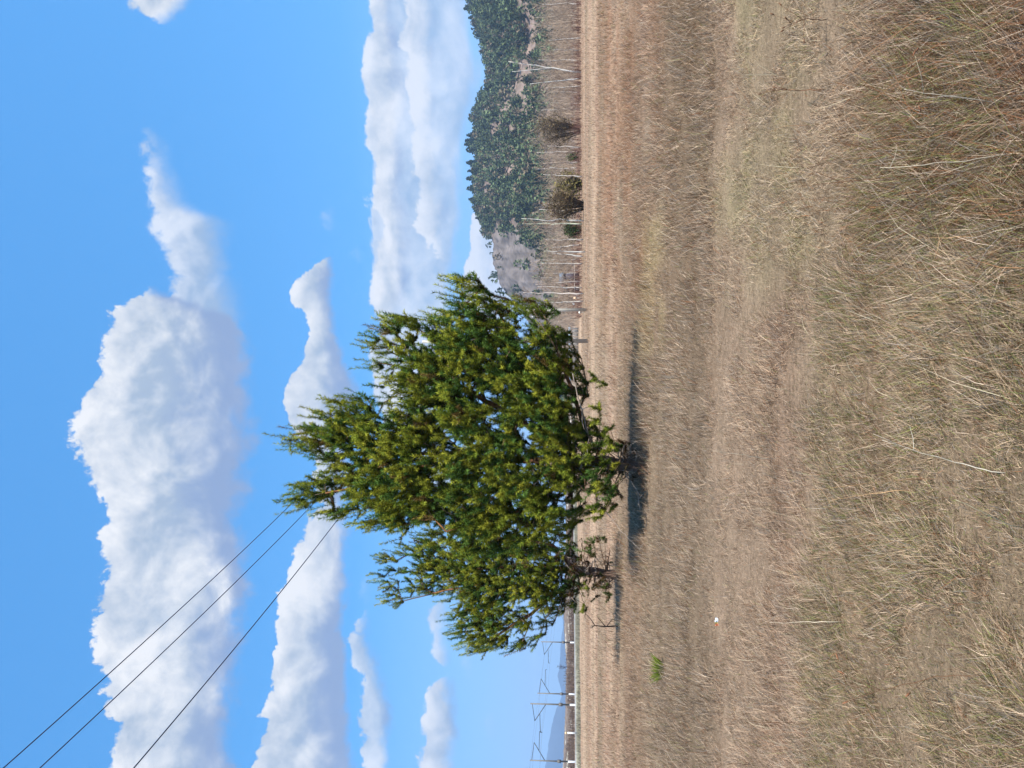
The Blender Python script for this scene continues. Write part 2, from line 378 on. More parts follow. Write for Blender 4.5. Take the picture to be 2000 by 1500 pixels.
def field(x, y):
    """returns colour (N,3), greenness, tallness of the grass at ground points; patches are places in the field"""
    d = np.maximum(y, 0.8)
    v = HOR + F * CAM_H / d; s = 750 - F * x / d      # just a handy way to name the places
    n1 = fbm(x * 0.35, y * 0.22, 3); n2 = fbm(x * 1.1, y * 0.8, 9); n3 = fbm(x * 0.05, y * 0.16, 21); n4 = fbm(x * 3.1, y * 2.6, 31)
    c = STRAW[None] * np.ones((len(x), 1))
    def mix(c, col, w):
        w = np.clip(w, 0, 1)[:, None]; return c * (1 - w) + col * w
    lb = fbm(np.log(d) * 9.0 + (n1 - .5) * 1.2, x * 0.02 / (1 + 0.02 * d), 25, 3)
    c = mix(c, PALE * 1.04, smooth(0.54, 0.66, lb) * 0.75); c = mix(c, lin(150, 124, 100), smooth(0.46, 0.34, lb) * 0.6)
    right = smooth(760, 520, s + (n1 - 0.5) * 500)
    c = mix(c, GREYB, smooth(0.42, 0.66, n3) * 0.75)
    c = mix(c, PALE, smooth(0.52, 0.68, fbm(x * 0.02, y * 0.33 / (1 + d * 0.03), 5)) * 0.8)
    # rusty weeds, right, mid field
    rust = right * smooth(1150, 1190, v) * smooth(1330, 1255, v) * smooth(0.38, 0.6, n1 * 0.6 + n3 * 0.4)
    c = mix(c, RUST, rust * 0.6)
    c = mix(c, YELL, smooth(30, 10, np.abs(v - 1283 + (s - 500) * 0.03 + (n2 - .5) * 40)) * smooth(380, 430, s) * smooth(800, 650, s) * smooth(0.35, 0.6, n2) * 0.55)
    c = mix(c, DARK * 1.35, right * smooth(1285, 1340, v + (n2 - .5) * 60) * smooth(1440, 1350, v + (n1 - .5) * 120) * 0.34)
    lime = smooth(700, 480, s + (n1 - 0.5) * 420) * smooth(1370, 1470, v + (n2 - .5) * 150) * smooth(1740, 1620, v + (n1 - .5) * 200)
    fleck = smooth(0.40, 0.62, n2 * 0.45 + n4 * 0.55); lime = lime * (0.35 + 0.65 * smooth(0.36, 0.56, n1 * 0.5 + n2 * 0.5))
    c = mix(c, lin(194, 172, 138), lime * 0.8); c = mix(c, LIME, lime * fleck * 0.20)
    near = smooth(1500, 1850, v + (n2 - 0.5) * 320 + (n1 - .5) * 260)
    gr = near * smooth(0.48, 0.58, n2 * 0.5 + n1 * 0.5)
    c = mix(c, OLIVE, gr * 0.22)
    dk = near * smooth(780, 480, s + (n1 - .5) * 460)
    c = mix(c, DARK, dk * 0.45)
    green = np.clip(smooth(0.12, 0.6, gr) * 1.0 + lime * 0.75 * fleck + smooth(1660, 1720, v) * 0.05, 0, 1)
    tall = 1.0 - 0.35 * lime + 0.35 * dk
    c = c * (0.86 + 0.28 * n4[:, None])
    return c, green, tall, dk

def relief(x, y):
    return 0.10 * (fbm(x * 0.25, y * 0.25, 41) - 0.5) * smooth(1.5, 6, y) + 0.05 * (fbm(x * 1.3, y * 1.3, 43) - 0.5)

# ---------------------------------------------------------------- the ground, one sheet to the horizon
nr, na = 330, 260
rr = np.concatenate([[0.0], 0.6 * (9000 / 0.6) ** (np.linspace(0, 1, nr - 1))])
aa = np.concatenate([np.linspace(-42, 42, na - 40), np.linspace(42, 318, 42)[1:-1]])
aa = np.radians(aa); na = len(aa)
R, A = np.meshgrid(rr, aa, indexing='ij')
gx, gy = (R * np.sin(A)).ravel(), (R * np.cos(A)).ravel()
gz = np.where(gy > 0, relief(gx, gy) * smooth(140, 60, np.hypot(gx, gy)), 0)
gc, _, _, _ = field(gx, gy)
far_g = lin(150, 132, 106)
w = smooth(250, 600, np.hypot(gx, gy))[:, None]
gc = gc * (1 - w) + far_g * w
gc = gc * (1 - 0.30 * smooth(30, 8, np.hypot(gx, gy)))[:, None]     # near soil and thatch colour, darkened to put in shade between blades
I = np.arange(nr * na).reshape(nr, na); J = np.roll(I, -1, axis=1)
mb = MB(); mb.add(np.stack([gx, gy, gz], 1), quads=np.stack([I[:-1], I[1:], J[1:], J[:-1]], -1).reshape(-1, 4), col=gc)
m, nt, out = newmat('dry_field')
a = N(nt, 'ShaderNodeAttribute', attribute_name='tint'); tc = N(nt, 'ShaderNodeTexCoord')
def gnoise(scale, detail, sx=1.0):
    mp = N(nt, 'ShaderNodeMapping'); mp.inputs['Scale'].default_value = (sx, 1, 1); nt.links.new(tc.outputs['Object'], mp.inputs[0])
    n = N(nt, 'ShaderNodeTexNoise'); n.inputs['Scale'].default_value = scale; n.inputs['Detail'].default_value = detail; n.inputs['Roughness'].default_value = 0.7
    nt.links.new(mp.outputs[0], n.inputs['Vector']); return n.outputs[0]
def gmath(op, x, y_):
    n = N(nt, 'ShaderNodeMath', operation=op)
    for i, k in enumerate((x, y_)):
        if isinstance(k, (int, float)): n.inputs[i].default_value = k
        else: nt.links.new(k, n.inputs[i])
    return n.outputs[0]
f1, f2, f3 = gnoise(22, 7), gnoise(1.5, 8), gnoise(0.35, 6, 0.25)
s_ = gmath('ADD', gmath('ADD', gmath('MULTIPLY', f1, 1.5), gmath('MULTIPLY', f2, 0.7)), gmath('MULTIPLY', f3, 0.5))
s_ = gmath('MULTIPLY', gmath('SUBTRACT', s_, 0.62), 1.25)
vm = N(nt, 'ShaderNodeVectorMath', operation='SCALE'); nt.links.new(a.outputs['Color'], vm.inputs[0]); nt.links.new(s_, vm.inputs['Scale'])
d = N(nt, 'ShaderNodeBsdfDiffuse'); nt.links.new(vm.outputs[0], d.inputs['Color'])
bp = N(nt, 'ShaderNodeBump'); bp.inputs['Strength'].default_value = 0.8; bp.inputs['Distance'].default_value = 0.06
nt.links.new(f1, bp.inputs['Height']); nt.links.new(bp.outputs[0], d.inputs['Normal'])
nt.links.new(d.outputs[0], out.inputs['Surface'])
tag(mb.build('ground', m, shade=True), kind='structure')

# ---------------------------------------------------------------- grass
M_STRAW = mat_tint('dry_grass_blades', trans=0.22)
M_GREEN = mat_tint('fresh_grass_blades', trans=0.3)
WIND = unit(np.array([0.75, -0.35, 0.0]))

def scatter(n, d0, d1, power, side=0.55, margin=1.6):
    """points on the ground ahead of the viewer, thinning with distance like d**-power"""
    u = RNG.random(n)
    if abs(power - 1) < 1e-6: d = d0 * (d1 / d0) ** u
    else:
        k = 1 - power; d = (d0 ** k + u * (d1 ** k - d0 ** k)) ** (1 / k)
    x = (RNG.random(n) * 2 - 1) * (side * d + margin)
    return x, d

def grass(mbx, x, y, h0, h1, w0, wpow, lean, colf, lie=0.0, jit=0.36, dens=None, even=False):
    c, g, tall, dk = field(x, y)
    n = len(x)
    if dens is not None:
        keep = RNG.random(n) < dens(c, g, tall, dk); x, y, c, g, tall, dk = x[keep], y[keep], c[keep], g[keep], tall[keep], dk[keep]; n = len(x)
    z = relief(x, y)
    clump = fbm(x * 2.6, y * 2.6, 51, 3) * 0.6 + fbm(x * 0.7, y * 0.7, 53, 2) * 0.4
    tus = smooth(0.34, 0.66, clump)
    keep = RNG.random(n) < (1.0 if even else 0.72 + 0.45 * tus); x, y, c, g, tall, dk, clump, tus, z = (q[keep] for q in (x, y, c, g, tall, dk, clump, tus, z)); n = len(x)
    h = (h0 + (h1 - h0) * RNG.random(n) ** 1.6) * (0.40 + 1.15 * tus) * tall
    th = RNG.random(n) * 2 * math.pi
    out_ = np.stack([np.cos(th), np.sin(th), np.zeros(n)], 1)
    wdir = fbm(x * 0.5, y * 0.5, 61)
    tilt = lean * (0.15 + 1.1 * RNG.random(n))
    wv = np.stack([np.cos((wdir - .5) * 4.2), np.sin((wdir - .5) * 4.2) * 0.6 - .2, np.zeros(n)], 1)
    sgn = np.where(x < 0.16 * y, 1.0, 0.3)[:, None]
    dirs = out_ * tilt[:, None] + wv * sgn * tilt[:, None] * 0.7
    dirs[:, 2] = 1.0 - lie * RNG.random(n) ** 0.7
    dirs = unit(dirs)
    bend = (RNG.normal(size=(n, 3)) * 0.30 + wv * 0.25 * sgn) * (h * (0.2 + 0.9 * RNG.random(n) ** 2))[:, None]
    bend[:, 2] = -h * 0.45 * RNG.random(n) ** 2
    wdt = w0 * (1 + wpow * y) * (0.6 + 0.8 * RNG.random(n))
    col = colf(c, n, g, dk) * (0.92 + 0.2 * tus)[:, None] * (1 + jit * RNG.normal(size=(n, 1))).clip(0.35, 1.8)
    mbx.ribbons(np.stack([x, y, z - 0.01], 1), dirs, h, wdt, bend, col)

CREAM = lin(228, 202, 174); UMBER = lin(112, 84, 62); ASH = lin(160, 150, 138)
def c_straw(c, n, g, dk):
    k = RNG.random((n, 1)); d_ = dk[:, None]; g_ = g[:, None]; b = c.copy() * 1.10
    b = np.where(k < 0.13, CREAM * 0.9, b); b = np.where((k >= 0.17) & (k < 0.27), ASH, b); b = np.where((k >= 0.27) & (k < 0.41 + 0.14 * d_), UMBER * 0.75, b)
    b = np.where((k > 0.95 - 0.10 * d_), lin(150, 100, 68), b); b = np.where((k > 0.60) & (k < 0.63 + 0.06 * g_), lin(136, 136, 86), b)
    return b
def c_green(c, n, g, dk):
    k = RNG.random((n, 1)); return lin(110, 122, 62) * (1 - k) + lin(160, 160, 96) * k

mb = MB()
x, y = scatter(560000, 2.0, 9.5, 1.0);   grass(mb, x, y, 0.03, 0.15, 0.0017, 0.06, 0.75, c_straw, lie=0.7)
x, y = scatter(420000, 2.0, 15.0, 1.0);  grass(mb, x, y, 0.04, 0.10, 0.0021, 0.05, 0.9, c_straw, lie=0.8, even=True)
x, y = scatter(11000, 2.2, 11.0, 0.8);   grass(mb, x, y, 0.10, 0.26, 0.0014, 0.05, 0.6, c_straw, lie=0.5)
x, y = scatter(230000, 9.0, 30.0, 1.0);   grass(mb, x, y, 0.06, 0.26, 0.0026, 0.06, 0.6, c_straw, lie=0.45)
x, y = scatter(90000, 28.0, 125.0, 1.2); grass(mb, x, y, 0.10, 0.36, 0.006, 0.03, 0.5, c_straw, lie=0.4, jit=0.18)
x = RNG.uniform(-4.6, 2.6, 5200); y = 17.3 + (x * -0.16) + RNG.normal(size=5200) * 0.75; grass(mb, x, y, 0.16, 0.40, 0.0035, 0.04, 0.5, c_straw, lie=0.3)
for v_, s_t, d_ in ((1256, 908, 17.6), (1209, 1124, 25.0)):
    p_ = at(v_, s_t, d_); k_ = 1500; a_ = RNG.random(k_) * 6.283; r_ = 0.15 + 1.1 * np.abs(RNG.normal(size=k_)) * 0.6
    grass(mb, p_[0] + np.cos(a_) * r_ * 1.5, p_[1] + np.sin(a_) * r_, 0.15, 0.42, 0.004, 0.04, 0.5, c_straw, lie=0.3)
o = mb.build('dry_grass', M_STRAW); tag(o, 'bleached dry straw grass covering the whole field', 'grass', kind='stuff')
mb = MB()
x, y = scatter(190000, 2.0, 14.0, 0.9); grass(mb, x, y, 0.03, 0.12, 0.0022, 0.06, 0.9, c_green, lie=0.9, dens=lambda c, g, t, dk: g * 0.9)
o = mb.build('green_grass', M_GREEN); tag(o, 'short fresh green grass sprouting between the dry straw', 'grass', kind='stuff')
# loose dry stems, too many to count
mb = MB()
x, y = scatter(1000, 2.4, 16.0, 0.7)
def c_stem(c, n, g, dk):
    k = RNG.random((n, 1)); return np.where(k < 0.55 - 0.35 * dk[:, None], lin(214, 196, 164), np.where(k < 0.8, lin(150, 112, 82), lin(112, 76, 54)))
grass(mb, x, y, 0.16, 0.46, 0.0026, 0.04, 0.5, c_stem, lie=0.3)
o = mb.build('dead_stems', M_STRAW); tag(o, 'thin dead weed stems sticking out of the straw', 'weeds', kind='stuff')
# ---------------------------------------------------------------- the two pines
M_NEEDLE = mat_tint('pine_needles', trans=0.18)
M_BARK = mat_tint('pine_bark', rough=0.95, noise=0.45, nscale=14, bump=0.8, bscale=30, spec=0.1)

GREYW = lin(172, 156, 142); BRNW = lin(120, 92, 72)
def in_poly(px, py, poly):
    poly = np.asarray(poly, float); x1, y1 = poly[:, 0], poly[:, 1]; x2, y2 = np.roll(x1, -1), np.roll(y1, -1)
    c = ((y1[None] > py[:, None]) != (y2[None] > py[:, None])) & (px[:, None] < (x2 - x1)[None] * (py[:, None] - y1[None]) / (y2 - y1 + 1e-9)[None] + x1[None])
    return (c.sum(1) % 2) == 1

def pine(name, label, D, base, leaders, poly, ntips, depth_k, seed, extra=(), dead=(), shoot=(0.19, 0.34), back=0.0, trunk_r=0.12, cat='tree'):
    rng = np.random.default_rng(seed)
    b0 = at(base[0], base[1], D); b0[2] = -0.05
    root = thing(name, (b0[0], b0[1], 0.0), label, cat)
    P, PAR, isw = [], [], []                     # skeleton nodes
    def add(p, par): P.append(np.asarray(p, float)); PAR.append(par); return len(P) - 1
    last_of = []
    for pts, parent, dy in leaders:              # trunk and the main forks
        W = [b0 if i == 0 and parent is None else at(v, s, D) for i, (v, s) in enumerate(pts)]
        for i, p in enumerate(W): p[1] += dy * i / max(len(W) - 1, 1)
        cur = None
        if parent is not None:
            k = np.argmin([np.linalg.norm(q - W[0]) for q in P]); cur = int(k)
        for i in range(len(W) - 1 if parent is None else len(W)):
            a = (W[i] if parent is None else (P[cur] if i == 0 else W[i - 1])); e = W[i + 1] if parent is None else W[i]
            n = max(2, int(np.linalg.norm(e - a) / 0.28))
            for t in np.linspace(0, 1, n + 1)[(0 if cur is None else 1):]:
                q = a * (1 - t) + e * t + rng.normal(size=3) * 0.012; cur = add(q, cur)
        last_of.append(cur)
    # where the shoots end: points through the crown's volume, denser near its surface
    poly = np.asarray(poly, float); lo, hi = poly.min(0), poly.max(0)
    cand = lo + rng.random((ntips * 6, 2)) * (hi - lo); cand = cand[in_poly(cand[:, 0], cand[:, 1], poly)][:ntips]
    def edge_px(v, s):
        a_ = poly; b_ = np.roll(poly, -1, 0); ab = b_ - a_; ap = np.array([v, s]) - a_
        tt = np.clip((ap * ab).sum(1) / (ab * ab).sum(1), 0, 1); return float(np.min(np.linalg.norm(ap - ab * tt[:, None], axis=1)))
    T = []; FING = []
    for v, s in cand:
        eg = edge_px(v, s)
        if eg < 46 and rng.random() < 0.66: continue
        if fbm(np.array([v * 0.022]), np.array([s * 0.022]), seed + 5, 3)[0] < 0.33 and rng.random() < 0.8: continue
        # half width of the crown on this level
        seg = np.linspace(lo[1], hi[1], 60); ins = in_poly(np.full(60, v), seg, poly)
        run = seg[ins]; s0, s1 = run.min(), run.max(); hw = (s1 - s0) / 2; mid = (s0 + s1) / 2
        t = np.clip((s - mid) / max(hw, 1), -1, 1); dep = hw * D / F * math.sqrt(max(0.0, 1 - t * t)) * depth_k
        u = rng.random(); u = u ** 0.45 * (1 if rng.random() < 0.62 else -1)
        p = at(v, s, D); p[1] += -u * dep
        if fbm(np.array([p[0] * 1.3 + p[1] * 0.7]), np.array([p[2] * 1.3 + p[1] * 1.1]), seed + 9, 2)[0] < 0.33 and rng.random() < 0.7: continue
        T.append(p); FING.append(eg < 30)
    ext = [at(v, s, D + dy) for v, s, dy in extra]
    T = np.array(T + ext); FING += [False] * len(ext)
    tr = np.array(P)
    dist = np.array([np.min(np.linalg.norm(tr - q, axis=1)) for q in T])
    order = np.argsort(dist)
    tips = []
    for k in order:
        q = T[k]; A_ = np.array(P)
        dv = q - A_; h = np.hypot(dv[:, 0], dv[:, 1]); dl = np.linalg.norm(dv, axis=1)
        cost = dl + 0.9 * np.maximum(0, 0.28 * h - dv[:, 2]) + 0.35 * np.maximum(0, dv[:, 2] - 2.2 * h - 0.4)
        j = int(np.argmin(cost)); a = A_[j]; L_ = dl[j]
        if L_ < 0.10: tips.append((j, q, FING[k])); continue
        n = max(1, int(L_ / 0.30)); cur = j
        mid = a * 0.5 + q * 0.5; mid[2] -= 0.10 * L_; mid = mid + rng.normal(size=3) * 0.05 * L_
        for t in np.linspace(0, 1, n + 1)[1:]:
            pt = a * (1 - t) ** 2 + 2 * mid * t * (1 - t) + q * t * t
            cur = add(pt, cur)
        tips.append((cur, q, FING[k]))
    Pn = np.array(P); par = np.array([-1 if p is None else p for p in PAR])
    load = np.zeros(len(Pn))
    for j, _, _ in tips: load[j] += 1
    for i in range(len(Pn) - 1, 0, -1):
        if par[i] >= 0: load[par[i]] += load[i]
    rad = 0.0055 + trunk_r * (load / load.max()) ** 0.52
    kids = {}
    for i, p in enumerate(par):
        if p >= 0: kids.setdefault(p, []).append(i)
    # tubes along the strongest child
    mb = MB(); stack = [(0, None)]; done = set()
    while stack:
        i, frm = stack.pop(); ch = [] if frm is None else [frm]
        cur = i
        while True:
            ch.append(cur); k = kids.get(cur, [])
            if not k: break
            k = sorted(k, key=lambda q: -load[q]); stack += [(q, cur) for q in k[1:]]; cur = k[0]
        if len(ch) < 2: continue
        r = rad[ch].copy()
        if frm is not None: r[0] = min(r[0], r[1] * 1.15)
        hgt = Pn[ch][:, 2]
        big = r[min(1, len(r) - 1)]
        f = np.clip((hgt - 0.8) / 3.5, 0, 1)[:, None]
        col = (lin(112, 92, 80) * (1 - f) + lin(168, 118, 76) * f) if big > 0.03 else np.broadcast_to(lin(138, 116, 92), (len(ch), 3)) * (0.75 + 0.5 * rng.random())
        sd = 9 if big > 0.05 else (6 if big > 0.018 else 4)
        if frm is None:
            r = r * (1 + 0.25 * (fbm(np.arange(len(r)) * 0.7, np.arange(len(r)) * 0.0, seed) - .5)); r[:2] *= (1.35, 1.12)
        n0 = len(col); mb.tube(Pn[ch], r, sd, np.vstack([np.repeat(col, sd, 0), col[:1], col[-1:]]))
    tk = mb.build('trunk', M_BARK, root, shade=True, origin=(b0[0], b0[1], 0))
    # shoots
    S0, SD, SL, SC = [], [], [], []
    cen = Pn[tr.shape[0] // 2]
    for idx, (j, q, fing) in enumerate(tips):
        p = par[j] if par[j] >= 0 else j
        dr = unit(Pn[j] - Pn[p] + 1e-6); outw = np.array([q[0] - b0[0], q[1] - b0[1], 0.0]); outw = unit(outw + 1e-6)
        zt = np.clip(q[2] / 8.0, 0, 1)
        main = unit(dr * 0.30 + outw * (0.62 - 0.35 * zt) + np.array([0, -0.15, 0.55 + 0.55 * zt]) + rng.normal(size=3) * 0.28)
        if fing: main = unit(main * 0.45 + outw * 0.18 + np.array([0, 0, 0.85]))
        nsh = (1 + rng.integers(1, 3)) if fing else (1 + rng.integers(2, 4))
        warm = rng.random()
        tint = lin(124, 142, 52) * (1 - warm) + lin(186, 184, 66) * warm
        if rng.random() < 0.3: tint = lin(100, 130, 60)
        if rng.random() < 0.03: tint = lin(140, 116, 66)
        for s in range(nsh):
            dd = main if s == 0 else unit(main + rng.normal(size=3) * 0.62)
            dd = unit(dd + np.array([0, 0, 0.15]))
            Ls = (shoot[0] + (shoot[1] - shoot[0]) * rng.random() ** 1.4) * ((2.0 if fing else 1.3) if s == 0 else (1.0 if fing else 0.85))
            if fing and s == 0: Ls = max(Ls, 0.42)
            S0.append(Pn[j] - dd * 0.03); SD.append(dd); SL.append(Ls); SC.append(tint * (0.50 + 0.75 * rng.random()))
        # older needles along the twig
        if rng.random() < 0.75 and p != j:
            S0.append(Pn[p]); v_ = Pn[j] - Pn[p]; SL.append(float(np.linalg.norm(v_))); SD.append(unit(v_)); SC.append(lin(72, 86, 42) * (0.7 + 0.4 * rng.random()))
    # tall leading shoots
    for lf in last_of:
        for s in range(5):
            dd = unit(np.array([0, 0, 1.0]) + rng.normal(size=3) * (0.08 if s == 0 else 0.55)); S0.append(Pn[lf] - dd * (0.05)); SD.append(dd); SL.append(0.62 if s == 0 else 0.36); SC.append(lin(122, 134, 56))
    # short dead limbs and twigs low on the trunk
    lowdead = []
    for _ in range(60):
        z0 = 0.15 + 2.1 * rng.random(); a = rng.random() * 6.283; L_ = 0.35 + 0.9 * rng.random(); p0 = np.array([b0[0], b0[1], z0]); dr = np.array([math.cos(a), math.sin(a), -0.25 + 0.5 * rng.random()])
        lowdead.append((np.array([p0, p0 + dr * L_ * .45 + [0, 0, .06], p0 + dr * L_ + [0, 0, -.10 + .25 * rng.random()]]), 0.010 + 0.014 * rng.random(), (BRNW if rng.random() < .55 else GREYW) * (.6 + .5 * rng.random())))
    for W_, r_, c_ in lowdead:
        if rng.random() < 0.6:
            for _ in range(3):
                dd = unit(rng.normal(size=3) + np.array([0, 0, .3])); S0.append(W_[-1] + rng.normal(size=3) * .03); SD.append(dd); SL.append(0.10 + .14 * rng.random()); SC.append((lin(112, 88, 58) if rng.random() < .55 else lin(84, 96, 48)) * (.6 + .5 * rng.random()))
    S0, SD, SL, SC = np.array(S0), np.array(SD), np.array(SL), np.array(SC)
    K = 92; n = len(S0); mbn = MB()
    t = (np.arange(K)[None] + rng.random((n, K))) / K
    bendv = rng.normal(size=(n, 1, 3)) * 0.035 + np.array([0, 0, 0.10])
    pos = S0[:, None] + SD[:, None] * (SL[:, None] * t)[..., None] + bendv * (SL[:, None] * t * t)[..., None]
    rd = rng.normal(size=(n, K, 3)); rd -= SD[:, None] * (rd * SD[:, None]).sum(-1, keepdims=True); rd = unit(rd)
    lean = 0.25 + 0.75 * t[..., None] ** 2
    nd = unit(rd + SD[:, None] * lean)
    ln = (0.072 + 0.024 * rng.random((n, K))) * np.minimum(1.0, 0.55 + 0.9 * t)
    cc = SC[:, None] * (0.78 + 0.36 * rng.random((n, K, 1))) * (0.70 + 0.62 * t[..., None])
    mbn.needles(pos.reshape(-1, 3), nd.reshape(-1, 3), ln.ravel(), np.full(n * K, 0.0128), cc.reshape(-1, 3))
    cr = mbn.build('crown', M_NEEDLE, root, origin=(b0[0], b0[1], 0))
    # buds at the shoot ends
    # bare dead limbs under the crown
    for W, r0, colr in [(np.array([at(v, s, D + dy) for v, s, dy in pts]), r0, c_) for pts, r0, c_ in dead] + lowdead:
        n = len(W)
        tt = np.linspace(0, n - 1, n * 4); Wp = np.stack([np.interp(tt, np.arange(n), W[:, i]) for i in range(3)], 1) + rng.normal(size=(n * 4, 3)) * 0.012
        mbd = MB(); rr_ = np.linspace(r0, r0 * 0.35, len(Wp)); mbd.tube(Wp, rr_, 5, colr)
        for _ in range(int(3 + 4 * rng.random())):
            i = rng.integers(len(Wp) // 3, len(Wp)); dd = unit(rng.normal(size=3) + np.array([0, 0, -0.1])); l = 0.15 + 0.35 * rng.random()
            mbd.tube([Wp[i], Wp[i] + dd * l * 0.5 + rng.normal(size=3) * 0.02, Wp[i] + dd * l], [r0 * 0.4, r0 * 0.3, r0 * 0.15], 4, colr)
        mbd.build('dead_branch', M_BARK, root, shade=True, origin=(b0[0], b0[1], 0))
    return root, Pn

P1 = [(556, 862), (600, 843), (639, 788), (695, 772), (727, 767), (750, 795), (759, 755), (764, 729), (721, 671), (745, 655), (753, 631), (775, 615), (830, 625), (887, 615), (903, 591), (889, 537), (945, 548), (967, 575), (1004, 588), (1039, 580), (1095, 601), (1119, 660), (1150, 724), (1152, 790), (1172, 841), (1165, 890), (1178, 969), (1160, 1005), (1120, 1030), (1110, 1080), (950, 1085), (860, 1070), (769, 1049), (748, 1033), (700, 1007), (615, 1004), (561, 967), (600, 935), (640, 905), (615, 885)]
pine('pine_tree', 'large bushy pine with three tops standing alone in the dry field', 17.6, (1256, 908),
     [([(1256, 908), (1150, 903), (1000, 898), (850, 888), (700, 878), (622, 866)], None, 0.3),
      ([(850, 905), (720, 945), (625, 962)], 0, -0.5), ([(1080, 860), (930, 770), (800, 700), (775, 690)], 0, -0.6),
      ([(1150, 880), (1125, 780), (1090, 690), (1045, 610)], 0, -1.0), ([(1080, 800), (1000, 660), (945, 560)], 0, 0.5),
      ([(1120, 930), (1000, 1000), (860, 1030)], 0, -0.9)],
     P1, 4700, 0.44, 3,
     extra=[(1170, 850, -.6), (1182, 842, -.2), (1160, 895, -1.4), (1185, 905, -1.1), (1198, 925, -.8), (1176, 945, -1.3), (1192, 978, -.5), (1160, 955, -1.0), (1205, 950, -.6), (1182, 995, -.8), (1205, 880, -.9), (1195, 862, -1.1), (1188, 880, -1.2), (1178, 868, -.8), (1192, 940, -.9), (1185, 955, -1.1), (1165, 930, -1.3), (1170, 985, -1.), (1180, 920, -.9), (1210, 905, -.7), (1160, 870, -1.2), (1168, 820, -1.1), (1172, 800, -.9), (1185, 752, -0.6), (1165, 740, -0.6), (1192, 838, -1.0), (1215, 872, -0.8), (1200, 968, -1.2), (1175, 1008, -0.9), (1180, 850, 0.4), (1205, 985, .3)],
     dead=[([(1176, 904, 0), (1150, 850, -0.5), (1135, 800, -0.9), (1118, 730, -1.2)], 0.028, GREYW),
           ([(1150, 908, 0), (1165, 960, -0.5), (1190, 1008, -0.8), (1215, 1040, -0.9), (1250, 1072, -1.0)], 0.011, GREYW * 0.95),
           ([(1205, 900, 0), (1190, 885, -0.3), (1200, 860, -0.6), (1235, 862, -0.8)], 0.016, BRNW),
           ([(1215, 915, 0), (1225, 930, -0.2), (1245, 960, -0.4), (1250, 1000, -0.5)], 0.015, GREYW),
           ([(1175, 905, 0), (1190, 930, .3), (1180, 960, .5)], 0.018, BRNW), ([(1135, 900, 0), (1110, 870, -.5), (1105, 840, -.7)], 0.016, GREYW),
           ([(1235, 908, 0), (1246, 890, -.3), (1230, 870, -.4)], 0.012, GREYW), ([(1120, 905, 0), (1140, 930, -.8), (1145, 960, -1.2)], 0.016, BRNW),
           ([(1165, 905, 0), (1205, 878, .5), (1250, 905, .6)], 0.012, GREYW)], trunk_r=0.135)
P2 = [(737, 1124), (748, 1092), (769, 1076), (830, 1050), (1000, 1000), (1095, 1010), (1116, 1045), (1115, 1081), (1150, 1135), (1121, 1188), (1089, 1209), (1063, 1247), (1057, 1273), (993, 1273), (929, 1273), (892, 1247), (887, 1199), (871, 1160), (839, 1164), (775, 1183), (745, 1169), (770, 1140)]
pine('pine_tree', 'smaller pine behind and to the left of the big one', 25.0, (1209, 1124),
     [([(1209, 1124), (1130, 1115), (1000, 1110), (850, 1118), (790, 1122)], None, 0.3), ([(1000, 1130), (870, 1150), (790, 1168)], 0, -0.4),
      ([(1120, 1130), (1040, 1190), (960, 1235)], 0, -0.8), ([(1130, 1120), (1080, 1060), (980, 1040)], 0, -0.8)],
     P2, 2500, 0.5, 8, extra=[(1150, 1150, -.8), (1160, 1060, -.6), (1140, 1180, -.5), (1152, 1080, -.9)], shoot=(0.19, 0.34), trunk_r=0.13,
     dead=[([(1150, 1118, 0), (1140, 1090, -.8), (1150, 1050, -1.2)], 0.02, BRNW), ([(1140, 1118, 0), (1105, 1090, -.4), (1092, 1075, -.7)], 0.026, GREYW), ([(1165, 1120, 0), (1160, 1095, -.4), (1168, 1070, -.6)], 0.014, BRNW)])
# ---------------------------------------------------------------- hill with its forest (right)
SKYL = [(-160, 905), (-40, 908), (0, 917), (25, 922), (60, 934), (95, 947), (140, 957), (165, 952), (190, 940), (222, 926), (250, 928), (300, 925), (350, 926), (400, 930), (440, 946), (480, 952), (520, 957), (550, 966), (580, 986), (600, 1004), (625, 1020), (660, 1046), (700, 1066), (760, 1086), (820, 1098), (900, 1104), (1000, 1106), (1100, 1104), (1180, 1101), (1240, 1103), (1300, 1107), (1400, 1104), (1500, 1100), (1680, 1098)]
sk_y = np.array([p[0] for p in SKYL], float); sk_v = np.array([p[1] for p in SKYL], float)
D_FOOT, D_TOP = 420.0, 860.0
def hill_h(s, d):
    """height of the hill over azimuth (named by photograph column s) and distance d"""
    top = (HOR - np.interp(s, sk_y, sk_v)) / F * D_TOP + CAM_H - 6.5 * smooth(760, 640, s)
    ridge = fbm(s * 0.012, d * 0.004, 71) - 0.5
    gul = fbm(s * 0.035, d * 0.007, 73) - 0.5
    t = (d - D_FOOT - 50 * ridge) / (D_TOP - D_FOOT)
    up_ = smooth(0, 1, t) * 0.45 + np.clip(t, 0, 1) * 0.55
    back_ = np.clip((d - D_TOP) / 700, 0, 1)
    h = np.maximum(top, 0.5) * (up_ * (1 + 0.30 * gul * np.clip(1 - t, 0, 1)) * (1 - 0.5 * back_ ** 1.2))
    return np.maximum(h, -2.0) - 1.0 * (t < 0)
def hill_xy(s, d):
    k = (750 - np.asarray(s, float)) / F
    return k * d, d
def cliff_w(s, d):
    """where the bare rock face is"""
    h = hill_h(s, d); v = HOR - (h - CAM_H) / d * F
    e = ((s - 552) / 108.0) ** 2 + ((v - 1018 - (s - 540) * 0.25) / 70.0) ** 2
    return smooth(1.25, 0.8, e + (fbm(s * 0.05, d * 0.02, 77) - .5) * 0.8)
